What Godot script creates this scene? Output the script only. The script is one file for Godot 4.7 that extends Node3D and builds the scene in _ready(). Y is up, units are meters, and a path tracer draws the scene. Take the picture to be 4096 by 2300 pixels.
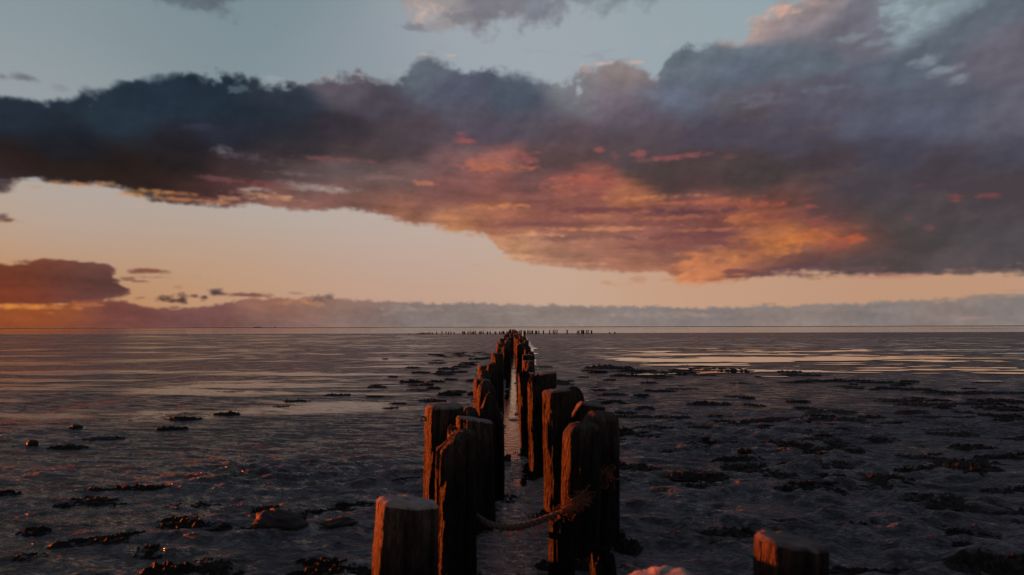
extends Node3D

# A double row of old groyne posts runs out over a tidal mud flat at dusk.
const EYE := 1.25
const AZ0 := -50.0
const AZ1 := 50.0
const EL0 := -0.6
const EL1 := 36.0
const CELL := 4

var taken := {}
var mats := {}
var feet: Array[Vector3] = []
var n_big: FastNoiseLite
var n_mid: FastNoiseLite
var n_fine: FastNoiseLite
var n_lump: FastNoiseLite
var n_wood: FastNoiseLite
var n_pool: FastNoiseLite
var n_grit: FastNoiseLite
var rng := RandomNumberGenerator.new()


func _ready() -> void:
	rng.seed = 77123
	var cam := Camera3D.new()
	cam.name = "camera"
	cam.position = Vector3(0, EYE, 0)
	cam.rotation = Vector3(deg_to_rad(3.317), 0, deg_to_rad(-0.135))
	cam.fov = 45.670
	cam.near = 0.05
	cam.far = 20000.0
	var lens := CameraAttributesPhysical.new()
	lens.frustum_focal_length = 28.5
	lens.frustum_focus_distance = 16.0
	lens.exposure_aperture = 3.6
	lens.frustum_near = 0.05
	lens.frustum_far = 20000.0
	cam.attributes = lens
	add_child(cam)
	cam.current = true

	var env := Environment.new()
	env.background_mode = Environment.BG_SKY
	env.tonemap_mode = Environment.TONE_MAPPER_LINEAR
	env.tonemap_exposure = 2.0
	env.sdfgi_enabled = true
	env.ssao_enabled = true
	env.ssil_enabled = true
	var sky := Sky.new()
	var pano := PanoramaSkyMaterial.new()
	pano.panorama = ImageTexture.create_from_image(dusk_sky())
	sky.sky_material = pano
	env.sky = sky
	env.background_energy_multiplier = 0.5
	var we := WorldEnvironment.new()
	we.name = "evening_air"
	we.environment = env
	add_child(we)

	var sun := DirectionalLight3D.new()
	sun.name = "low_sun"
	sun.light_color = Color(1.0, 0.40, 0.13)
	sun.light_energy = 1.6
	sun.light_angular_distance = 0.45
	sun.shadow_enabled = true
	var sun_az := deg_to_rad(-60.0)
	var sun_el := deg_to_rad(0.22)
	var to_sun := Vector3(sin(sun_az) * cos(sun_el), sin(sun_el), -cos(sun_az) * cos(sun_el))
	sun.look_at_from_position(Vector3.ZERO, -to_sun, Vector3.UP)
	add_child(sun)

	n_big = grain(11, 0.22, 3)
	n_mid = grain(12, 1.1, 4)
	n_fine = grain(13, 5.0, 3)
	n_lump = grain(14, 1.7, 4)
	n_lump.fractal_type = FastNoiseLite.FRACTAL_RIDGED
	n_wood = grain(15, 1.0, 4)
	n_pool = grain(16, 0.16, 4)
	n_grit = grain(17, 13.0, 2)
	make_materials()
	build_ground()
	build_water()
	build_far_shore()
	build_posts()
	build_rope()
	build_stones()
	build_clumps()


# ------------------------------------------------------------------ small helpers
func grain(seed_: int, freq: float, octaves: int) -> FastNoiseLite:
	var n := FastNoiseLite.new()
	n.noise_type = FastNoiseLite.TYPE_SIMPLEX_SMOOTH
	n.seed = seed_
	n.frequency = freq
	n.fractal_octaves = octaves
	return n


func numbered(called: String) -> String:
	var k: int = taken.get(called, 0)
	taken[called] = k + 1
	return called if k == 0 else "%s_%03d" % [called, k]


func thing(called: String, label: String, category: String, at: Vector3, group := "") -> Node3D:
	var o := Node3D.new()
	o.name = numbered(called)
	o.position = at
	tag(o, label, category, group)
	add_child(o, true)
	return o


func tag(o: Node, label: String, category := "", group := "", kind := "") -> void:
	o.set_meta("label", label)
	if category != "":
		o.set_meta("category", category)
	if group != "":
		o.set_meta("group", group)
	if kind != "":
		o.set_meta("kind", kind)


func piece(called: String, mesh: Mesh, mat: Material, parent: Node) -> MeshInstance3D:
	var o := MeshInstance3D.new()
	o.name = numbered(called) if parent == self else called
	o.mesh = mesh
	o.material_override = mat
	parent.add_child(o, true)
	return o


func ground_piece(called: String, label: String, mesh: Mesh, mat: Material) -> MeshInstance3D:
	var o := piece(called, mesh, mat, self)
	o.set_meta("label", label)
	o.set_meta("kind", "structure")
	return o


func lin(r: float, g: float, b: float) -> Color:
	return Color(r, g, b).linear_to_srgb()


func relief(seed_: int, freq: float, octaves: int, kind: int, side := 512) -> ImageTexture:
	var n := grain(seed_, freq, octaves)
	n.fractal_type = kind
	return ImageTexture.create_from_image(n.get_seamless_image(side, side))


# ------------------------------------------------------------------ the sky: clear air and clouds
const CLEAR_SAMPLES := [
		[-36.45, 21.13, 135, 150, 156],
		[-27.84, 20.87, 130, 144, 150],
		[-21.09, 23.56, 122, 140, 147],
		[-35.17, 16.86, 150, 158, 162],
		[-12.94, 21.3, 143, 152, 160],
		[-2.93, 22.65, 157, 165, 173],
		[2.18, 22.65, 158, 166, 174],
		[13.88, 23.77, 152, 164, 170],
		[18.01, 24.17, 150, 165, 172],
		[31.18, 21.18, 148, 162, 170],
		[-33.74, 8.47, 171, 166, 164],
		[-24.79, 8, 175, 164, 156],
		[-15.93, 7.17, 183, 168, 158],
		[-9.55, 7.33, 187, 172, 166],
		[-4.6, 7.4, 189, 174, 166],
		[-34.8, 5.63, 183, 165, 154],
		[-27.43, 5.17, 188, 163, 148],
		[-18.94, 4.22, 189, 158, 137],
		[-9.53, 4.38, 191, 160, 143],
		[-26.05, 3.43, 189, 150, 116],
		[-15.88, 3.16, 193, 150, 124],
		[-6.24, 2.75, 194, 150, 124],
		[3.76, 3.4, 197, 165, 144],
		[13.52, 2.8, 195, 155, 128],
		[22.57, 3.1, 191, 152, 126],
		[30.57, 3.02, 189, 148, 121],
		[35.29, 3.26, 194, 155, 131],
		[-1.25, 5.59, 195, 168, 148],
		[32.96, 2.09, 185, 140, 108],
		[-36.88, 1.61, 190, 105, 40],
		[-32.35, 1.27, 180, 120, 75],
		[-36.99, 4.95, 187, 160, 141],
		[-42.83, 3.09, 220, 140, 70],
		[-43.01, 7.97, 190, 165, 140],
		[-43.29, 15.12, 150, 158, 162],
		[-42.75, 0.89, 215, 120, 50],
		[43.27, 2.88, 189, 150, 126],
		[43.78, 14.83, 140, 154, 162],
		[20.25, 27.89, 140, 156, 164],
		[-25.25, 27.11, 122, 138, 146],
		[-2.94, 30.24, 140, 152, 160],
		[-21.85, 2.6, 195, 146, 110],
		[-28.66, 2.33, 192, 138, 88],
		[-21.43, 10.96, 176, 170, 165],
		[-16.61, 11.42, 182, 176, 170],
	]
const CLOUD_SAMPLES := [
		[-36, 14.62, 38, 48, 60],
		[-33.89, 13.1, 32, 34, 42],
		[-35.87, 10.94, 40, 30, 28],
		[-30.28, 14.99, 38, 50, 62],
		[-26.38, 16.94, 37, 49, 62],
		[-23.58, 17.01, 35, 47, 59],
		[-19.14, 16.3, 40, 45, 55],
		[-26.28, 13.22, 36, 33, 38],
		[-28.89, 11.2, 42, 33, 30],
		[-23.25, 15, 40, 42, 54],
		[-14.47, 15.75, 56, 50, 58],
		[-11.28, 18.41, 76, 70, 82],
		[-14.52, 19.39, 95, 88, 98],
		[-19.17, 17.79, 48, 57, 69],
		[-7.99, 19.79, 90, 98, 108],
		[-4.62, 18.67, 80, 82, 98],
		[0.46, 18.72, 76, 84, 98],
		[-7.96, 16.39, 84, 72, 80],
		[-12.85, 13.98, 70, 58, 60],
		[-2.93, 16.2, 82, 74, 86],
		[2.15, 17.14, 86, 80, 92],
		[5.54, 18.93, 112, 114, 120],
		[8.91, 20.32, 138, 126, 126],
		[8.89, 18.8, 112, 102, 112],
		[10.51, 16.86, 94, 84, 96],
		[13.78, 18.19, 98, 104, 120],
		[15.41, 20.44, 98, 108, 118],
		[18.51, 19.25, 92, 102, 116],
		[23.01, 20.14, 98, 107, 119],
		[22.91, 16.41, 84, 82, 98],
		[21.47, 17.46, 92, 86, 98],
		[27.26, 21.4, 110, 108, 120],
		[23.09, 23.18, 140, 130, 134],
		[20.14, 23.61, 176, 152, 146],
		[29.78, 17.7, 92, 100, 114],
		[28.4, 15.13, 82, 84, 100],
		[33.58, 19.64, 92, 101, 112],
		[35.83, 17.87, 98, 94, 106],
		[31.2, 21.69, 132, 146, 154],
		[33.38, 14.38, 84, 88, 104],
		[35.68, 14, 96, 94, 106],
		[16.89, 15.51, 78, 72, 86],
		[22.87, 14.94, 76, 70, 82],
		[29.62, 12.71, 70, 68, 82],
		[35.6, 11.89, 78, 76, 90],
		[16.83, 12.74, 78, 64, 66],
		[25.61, 12, 72, 62, 68],
		[33.27, 11.13, 70, 62, 68],
		[3.83, 15.53, 90, 76, 82],
		[10.49, 14.99, 82, 70, 74],
		[3.82, 13.93, 85, 66, 67],
		[13.67, 11.98, 72, 60, 60],
		[19.84, 11.29, 70, 62, 62],
		[28.24, 9.99, 70, 64, 70],
		[35.51, 9.22, 74, 66, 70],
		[30.72, 7.46, 76, 68, 70],
		[28.17, 7.65, 70, 66, 68],
		[35.39, 5.98, 80, 74, 78],
		[28.09, 5.01, 84, 72, 74],
		[25.39, 4.24, 92, 72, 72],
		[33.04, 4.47, 86, 76, 78],
		[5.46, 8.69, 133, 83, 76],
		[10.4, 8.51, 124, 78, 74],
		[3.11, 7.73, 146, 98, 84],
		[-1.25, 8.87, 147, 93, 78],
		[-3.6, 10.05, 114, 74, 70],
		[-6.93, 10, 115, 78, 73],
		[8.75, 6.91, 136, 90, 80],
		[13.58, 6.14, 136, 90, 80],
		[6.43, 5.7, 157, 110, 91],
		[1.76, 5.74, 182, 130, 103],
		[1.11, 8.74, 145, 89, 76],
		[4.47, 10.35, 125, 80, 74],
		[13.63, 9.11, 124, 76, 72],
		[-4.61, 13.94, 118, 87, 88],
		[-1.24, 13.32, 145, 91, 83],
		[-4.61, 11.67, 124, 82, 80],
		[-9.59, 12.53, 112, 88, 86],
		[-12.84, 12.72, 100, 84, 84],
		[2.13, 12.66, 97, 71, 72],
		[5.48, 11.63, 145, 85, 76],
		[0.44, 10.72, 116, 74, 72],
		[-1.25, 9.73, 174, 112, 80],
		[-4.6, 8.72, 187, 127, 86],
		[-9.57, 9.62, 155, 102, 79],
		[3.79, 9.37, 145, 89, 76],
		[10.42, 10.2, 164, 101, 76],
		[16.77, 9.6, 150, 87, 72],
		[21.28, 9.34, 145, 80, 66],
		[7.11, 8, 175, 119, 92],
		[3.78, 6.73, 157, 113, 93],
		[0.43, 6.91, 202, 148, 111],
		[10.37, 6.62, 145, 95, 82],
		[13.6, 7.5, 135, 83, 76],
		[16.74, 8.02, 114, 70, 70],
		[19.77, 8.19, 159, 97, 68],
		[22.66, 6.8, 179, 107, 64],
		[25.46, 6.64, 169, 93, 61],
		[26.81, 6.56, 154, 81, 68],
		[19.73, 6, 164, 103, 72],
		[15.12, 4.55, 193, 121, 83],
		[18.21, 5.11, 183, 116, 78],
		[21.17, 4.69, 116, 76, 74],
		[24.04, 5.2, 97, 71, 74],
		[10.36, 5.31, 160, 107, 86],
		[24.95, 8.03, 97, 66, 69],
		[26.32, 8.23, 74, 62, 62],
		[28.64, 6.01, 74, 66, 66],
		[29.68, 6.38, 72, 66, 66],
		[26.77, 4.93, 84, 70, 70],
		[19.68, 17.3, 88, 78, 84],
		[17.56, 18.16, 94, 94, 106],
		[26.3, 16.84, 88, 84, 98],
		[31.75, 16.28, 86, 88, 102],
		[11.8, 15.86, 84, 74, 84],
		[-3.61, 17.13, 84, 78, 90],
		[-17.28, 14.63, 50, 46, 52],
		[-9.61, 15.39, 74, 64, 70],
		[22.74, 9.85, 83, 64, 65],
		[15.24, 10.95, 83, 61, 63],
		[-32.62, 10.66, 44, 33, 30],
		[-27.56, 10.61, 55, 39, 37],
		[-24.84, 10.55, 77, 50, 47],
		[-30.16, 10.64, 49, 36, 33],
		[-22.01, 11.07, 82, 55, 57],
		[-25.42, 11.54, 46, 36, 36],
		[-19.08, 12.66, 64, 52, 54],
		[-21.46, 12.48, 50, 42, 44],
		[-16, 12.24, 92, 76, 78],
		[-17.54, 11.68, 95, 75, 75],
		[-19.04, 10.19, 127, 88, 77],
		[-14.09, 10.27, 127, 88, 81],
		[-11.2, 10.54, 114, 81, 76],
		[-36.49, 9.53, 60, 46, 49],
		[-31.43, 11.49, 38, 30, 29],
		[-39.25, 9.96, 43, 32, 31],
		[-43.2, 12.77, 34, 40, 52],
		[-43.08, 9.66, 58, 39, 36],
		[43.68, 12.5, 84, 84, 98],
		[43.42, 6.52, 76, 70, 76],
		[-25.72, 23.65, 88, 98, 108],
		[-23.45, 23.89, 92, 100, 110],
		[-6.33, 24.31, 150, 148, 152],
		[-1.23, 25.01, 118, 114, 124],
		[3.9, 25.67, 112, 114, 124],
		[8.98, 25.86, 120, 128, 136],
		[-8.02, 25.24, 165, 152, 150],
		[19.63, 27.46, 120, 124, 134],
		[0.5, 28.92, 108, 112, 122],
		[33.77, 24.61, 96, 104, 116],
	]
const LOW_SAMPLES := [
		[-35.86, 3.66, 110, 60, 42],
		[-33.6, 3.76, 100, 62, 54],
		[-31.21, 3.56, 92, 62, 58],
		[-35.82, 2.31, 120, 52, 34],
		[-32.38, 2.39, 100, 58, 54],
		[-29.94, 2.74, 95, 65, 60],
		[-36.93, 3.35, 118, 58, 38],
		[-42.81, 2.6, 150, 70, 40],
		[37.44, 2.63, 100, 80, 80],
	]
const BANK_SAMPLES := [
		[-36.22, 1.36, 170, 90, 40],
		[-34.22, 1.38, 165, 92, 50],
		[-34.65, 0.69, 122, 62, 44],
		[-36.4, 0.28, 140, 70, 45],
		[-29.9, 1.29, 112, 68, 63],
		[-29.88, 0.43, 112, 67, 62],
		[-24.63, 1.04, 112, 75, 72],
		[-24.61, 0.28, 118, 79, 77],
		[-18.9, 1.86, 160, 108, 86],
		[-18.88, 0.75, 118, 92, 92],
		[-14.3, 1.89, 145, 112, 98],
		[-12.71, 0.76, 128, 108, 104],
		[-6.24, 1.59, 132, 115, 110],
		[-6.23, 0.43, 130, 120, 116],
		[3.74, 1.24, 128, 116, 110],
		[3.74, 0.24, 144, 128, 122],
		[13.5, 1.18, 124, 116, 114],
		[13.48, 0.21, 140, 126, 122],
		[22.53, 1.41, 128, 116, 112],
		[22.5, 0.18, 140, 126, 120],
		[30.52, 1.44, 126, 118, 116],
		[32.95, 1.67, 150, 125, 112],
		[35.21, 0.94, 118, 118, 120],
		[35.18, 0.13, 142, 124, 118],
		[-42.74, 0.64, 180, 84, 40],
		[43.18, 0.7, 120, 116, 118],
	]
const MAIN_TOP := [-49.71, 13.52, -43.26, 14.19, -37.34, 15.28, -34.67, 15.65, -31.58, 16.52, -30.99, 17.49, -29.59, 17.77, -27.76, 18.2, -24.48, 19.1, -23.34, 19.05, -22.18, 19.34, -20.99, 18.91, -19.19, 18.73, -17.35, 19.09, -15.48, 19.91, -12.93, 20.26, -10.97, 19.94, -9.65, 20.16, -8.5, 21.42, -6.99, 21.79, -5.31, 21.7, -2.93, 21.09, -0.89, 20.81, 1.49, 20.19, 3.86, 20.05, 4.71, 19.73, 5.56, 20.61, 7.92, 21.42, 9.91, 21.37, 10.9, 20.95, 11.87, 20.13, 12.36, 20.4, 12.8, 21.4, 14.49, 22.13, 17.02, 22.08, 19.12, 21.95, 19.89, 23.37, 21.94, 23.9, 24.27, 23.93, 25.45, 25.44, 28.84, 28.25, 49.16, 23.8]
const MAIN_BASE := [-49.43, 7.12, -41.18, 8.7, -37.13, 9.24, -35.84, 10.01, -33.79, 10.06, -31.65, 10.4, -30.15, 10.22, -28.85, 9.62, -26.19, 9.46, -22.27, 9.5, -20.82, 9.83, -17.81, 9.56, -14.08, 9.32, -11.19, 9.09, -6.26, 8.21, -2.92, 7.74, -1.75, 7.41, -1.25, 6.42, 0.42, 5.42, 5.43, 4.85, 12.28, 4.55, 13.22, 3.78, 15.42, 3.52, 18.48, 3.64, 21.15, 4.07, 28.05, 3.84, 33.02, 3.8, 36.95, 3.67, 48.18, 3.29]
const UPPER_BASE := [-41.74, 22.94, -29.28, 24.78, -28.18, 23.46, -24.6, 23.84, -23.45, 23.6, -22.14, 23.9, -21.14, 25.72, -10.21, 27.47, -9.36, 24.73, -8.68, 23.85, -6.33, 23.5, -3.62, 23.96, 0.48, 24.37, 3.9, 24.95, 8.97, 25.29, 12.28, 25.47, 13.62, 27.14, 48.96, 19.85]
const LOW_TOP := [-49.3, 4.08, -36.97, 4.41, -34.31, 4.5, -31.23, 4.36, -30.22, 3.89, -29.5, 3.27, -28.92, 2.62, -28.37, 1.02]
const LOW_BASE := [-49.18, 1.14, -36.88, 1.61, -34.68, 1.57, -32.36, 1.77, -29.18, 2.5, -28.87, 2.59, -28.44, 3.66]
const BANK_TOP := [-49.18, 1.25, -36.87, 1.43, -33.54, 1.7, -31.65, 2.07, -29.92, 1.99, -28.77, 1.6, -26.81, 1.38, -24.09, 1.59, -22.97, 1.91, -21.55, 2.14, -19.5, 2.39, -17.7, 2.28, -15.87, 2.55, -14.94, 2.63, -14.31, 2.31, -11.13, 2.2, -6.24, 1.95, -2.92, 2.05, 0.41, 1.88, 7.05, 1.72, 13.51, 1.6, 15.38, 1.49, 18.14, 1.56, 20.51, 1.65, 22.53, 1.56, 25.33, 1.7, 30.54, 1.84, 32.96, 2.01, 34.8, 2.02, 36.89, 2.07, 48.11, 1.74]
const BLOBS_LEFT := [
		[-36.07, 16.76, 1.17, 0.33, 104, 108, 116, 0.9, 0.7],
		[-37.28, 16.57, 0.43, 0.3, 112, 116, 122, 0.8, 0.6],
		[-33.88, 16.53, 0.57, 0.37, 128, 134, 138, 0.5, 1],
		[-26, 23.73, 2.26, 0.37, 98, 106, 114, 0.5, 0.8],
		[-19.5, 19.08, 1.37, 0.41, 150, 160, 166, 0.5, 1],
		[-18.57, 18.5, 0.55, 0.24, 120, 132, 140, 0.7, 0.9],
		[-22.16, 18.2, 0.76, 0.41, 112, 126, 134, 0.45, 1.1],
		[-23.36, 13.6, 0.75, 0.39, 104, 96, 106, 0.7, 0.8],
		[-24.95, 15.11, 1.69, 0.46, 58, 58, 74, 0.5, 0.8],
		[-20.88, 13.13, 2.7, 0.42, 84, 78, 90, 0.55, 0.9],
		[-16.76, 11.25, 3.78, 0.38, 172, 160, 154, 0.5, 0.6],
		[-14.41, 10.99, 1.59, 0.32, 178, 164, 156, 0.45, 0.6],
		[-20.84, 10.75, 1.37, 0.28, 182, 172, 164, 0.6, 0.8],
		[-20.83, 10.39, 2.09, 0.37, 195, 149, 116, 0.5, 0.9],
		[-35.28, 10.08, 0.54, 0.24, 168, 168, 166, 0.9, 0.8],
		[-35.05, 9.7, 0.55, 0.22, 196, 138, 98, 0.55, 0.8],
		[-33.44, 9.99, 1.09, 0.19, 201, 143, 98, 0.6, 0.9],
		[-31.15, 10.4, 1.15, 0.2, 202, 148, 102, 0.55, 0.8],
		[-32.61, 10.13, 1.46, 0.14, 185, 125, 84, 0.7, 0.8],
		[-29.37, 9.72, 1.3, 0.17, 195, 135, 87, 0.7, 0.8],
		[-26.2, 9.61, 1.93, 0.21, 190, 127, 84, 0.7, 0.8],
		[-23.13, 9.56, 1.15, 0.18, 191, 129, 92, 0.6, 0.8],
		[-28.34, 10.04, 1.59, 0.23, 195, 149, 96, 0.6, 0.8],
		[-24.27, 9.69, 1.99, 0.27, 145, 89, 66, 0.6, 0.8],
		[-30.4, 10.16, 0.66, 0.2, 92, 80, 82, 0.6, 0.8],
		[-28.7, 8.88, 0.42, 0.17, 205, 165, 140, 0.6, 0.9],
		[-22.57, 9.96, 1.16, 0.24, 196, 138, 104, 0.6, 0.8],
		[-26.48, 10.03, 2.2, 0.21, 190, 124, 80, 0.6, 0.8],
		[-19.04, 10.19, 1.83, 0.28, 203, 148, 115, 0.6, 0.8],
	]
const BLOBS_MIDDLE := [
		[-17.24, 12.16, 2.49, 0.25, 112, 98, 100, 0.5, 0.9],
		[-14.13, 13.53, 3.55, 0.25, 135, 78, 76, 0.5, 0.9],
		[-11.22, 12.31, 2.29, 0.45, 132, 104, 98, 0.5, 0.8],
		[-23.17, 11.43, 1.73, 0.36, 124, 80, 81, 0.5, 0.9],
		[-20.25, 11.19, 2.72, 0.31, 108, 60, 59, 0.7, 0.8],
	]
const BLOBS_LIT := [
		[-4.28, 15.86, 0.61, 0.29, 133, 81, 85, 0.7, 0.8],
		[-4.11, 15.35, 1.55, 0.22, 147, 81, 83, 0.85, 0.8],
		[7.44, 14.61, 0.66, 0.29, 141, 83, 85, 0.9, 0.8],
		[13.38, 13.7, 3.28, 0.31, 131, 78, 80, 0.9, 0.7],
		[10.8, 14.09, 0.78, 0.38, 141, 83, 83, 0.8, 0.8],
		[17.92, 13.46, 0.55, 0.22, 107, 72, 73, 0.6, 0.8],
		[8.66, 13.93, 0.4, 0.45, 109, 74, 77, 0.7, 0.9],
		[1.12, 14.13, 1.35, 0.52, 145, 83, 83, 0.7, 0.9],
		[-1.58, 13.32, 3.38, 0.42, 172, 103, 81, 0.8, 0.9],
		[-2.93, 13.8, 1.21, 0.39, 164, 99, 85, 0.6, 0.9],
		[0.11, 13, 2.02, 0.29, 159, 93, 78, 0.6, 0.9],
		[-7.51, 11.94, 1.2, 0.32, 172, 109, 89, 0.8, 0.8],
		[5.49, 12.28, 2.33, 0.36, 162, 91, 78, 0.85, 0.9],
		[6.82, 11.86, 2.97, 0.29, 160, 89, 76, 0.75, 0.9],
		[3.81, 11.67, 1.67, 0.39, 164, 95, 76, 0.7, 0.9],
		[4.47, 11, 1.34, 0.26, 159, 95, 78, 0.6, 0.9],
		[-0.57, 10.06, 3.03, 0.3, 193, 124, 83, 0.8, 0.9],
		[2.46, 10.44, 2.01, 0.23, 116, 72, 72, 0.7, 0.8],
		[-2.93, 10.71, 2.02, 0.26, 125, 80, 78, 0.6, 0.8],
		[11.08, 10.5, 3.84, 0.29, 181, 114, 78, 0.9, 0.8],
		[8.13, 10.59, 1.32, 0.26, 166, 103, 81, 0.7, 0.8],
		[16.16, 10.01, 3.65, 0.32, 166, 95, 72, 0.8, 0.9],
		[20.4, 9.64, 2.61, 0.34, 159, 85, 66, 0.85, 0.9],
		[9.11, 9.59, 5.47, 0.33, 108, 64, 68, 0.8, 0.9],
		[15.21, 9.2, 4.29, 0.51, 93, 60, 66, 0.85, 0.9],
		[16.15, 9.47, 1.54, 0.22, 145, 85, 74, 0.6, 0.9],
		[13.62, 8.85, 4.66, 0.22, 164, 101, 76, 0.7, 1],
		[6.46, 9.16, 2.97, 0.23, 179, 112, 83, 0.7, 1],
		[9.1, 8.74, 6.41, 0.2, 154, 93, 76, 0.6, 1],
		[18.88, 8.61, 1.79, 0.5, 172, 103, 70, 0.85, 0.9],
		[21.26, 8.57, 2.3, 0.31, 135, 74, 66, 0.7, 0.9],
		[3.79, 8.55, 6.61, 0.26, 118, 76, 74, 0.7, 0.9],
		[7.11, 8.07, 7.13, 0.23, 194, 128, 93, 0.75, 0.9],
		[16.73, 7.76, 4.5, 0.19, 166, 103, 81, 0.7, 0.9],
		[5.45, 7.47, 5.26, 0.3, 124, 84, 80, 0.8, 0.9],
		[15.17, 7.28, 5.17, 0.29, 112, 70, 72, 0.8, 0.9],
		[1.77, 7.67, 3.01, 0.2, 205, 148, 107, 0.8, 0.9],
		[8.75, 6.82, 6.41, 0.2, 155, 101, 85, 0.6, 1],
		[11.98, 6.32, 5.64, 0.26, 125, 82, 78, 0.7, 1],
		[7.1, 6.29, 5.21, 0.17, 171, 113, 88, 0.6, 1],
		[10.36, 5.8, 4.47, 0.2, 145, 95, 84, 0.6, 1],
		[3.77, 6.06, 2.99, 0.27, 148, 106, 88, 0.6, 1],
		[1.1, 5.91, 2.01, 0.27, 208, 157, 120, 0.6, 0.9],
		[5.43, 5.22, 2.97, 0.2, 203, 148, 115, 0.5, 0.9],
		[19.74, 6.78, 2.34, 0.56, 172, 105, 68, 0.8, 0.9],
		[22.38, 6.81, 2.53, 0.62, 189, 113, 64, 0.95, 0.9],
		[24.36, 7.01, 1.65, 0.48, 174, 97, 64, 0.8, 0.9],
		[26.81, 6.5, 1.22, 0.39, 172, 89, 64, 0.95, 0.8],
		[25.17, 5.91, 1.63, 0.24, 145, 78, 66, 0.7, 0.9],
		[16.71, 6.75, 2.73, 0.32, 106, 68, 72, 0.7, 0.9],
		[21.48, 5.77, 2, 0.5, 181, 111, 70, 0.85, 0.9],
		[19.13, 6.18, 1.19, 0.38, 125, 74, 68, 0.6, 0.9],
	]
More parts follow.
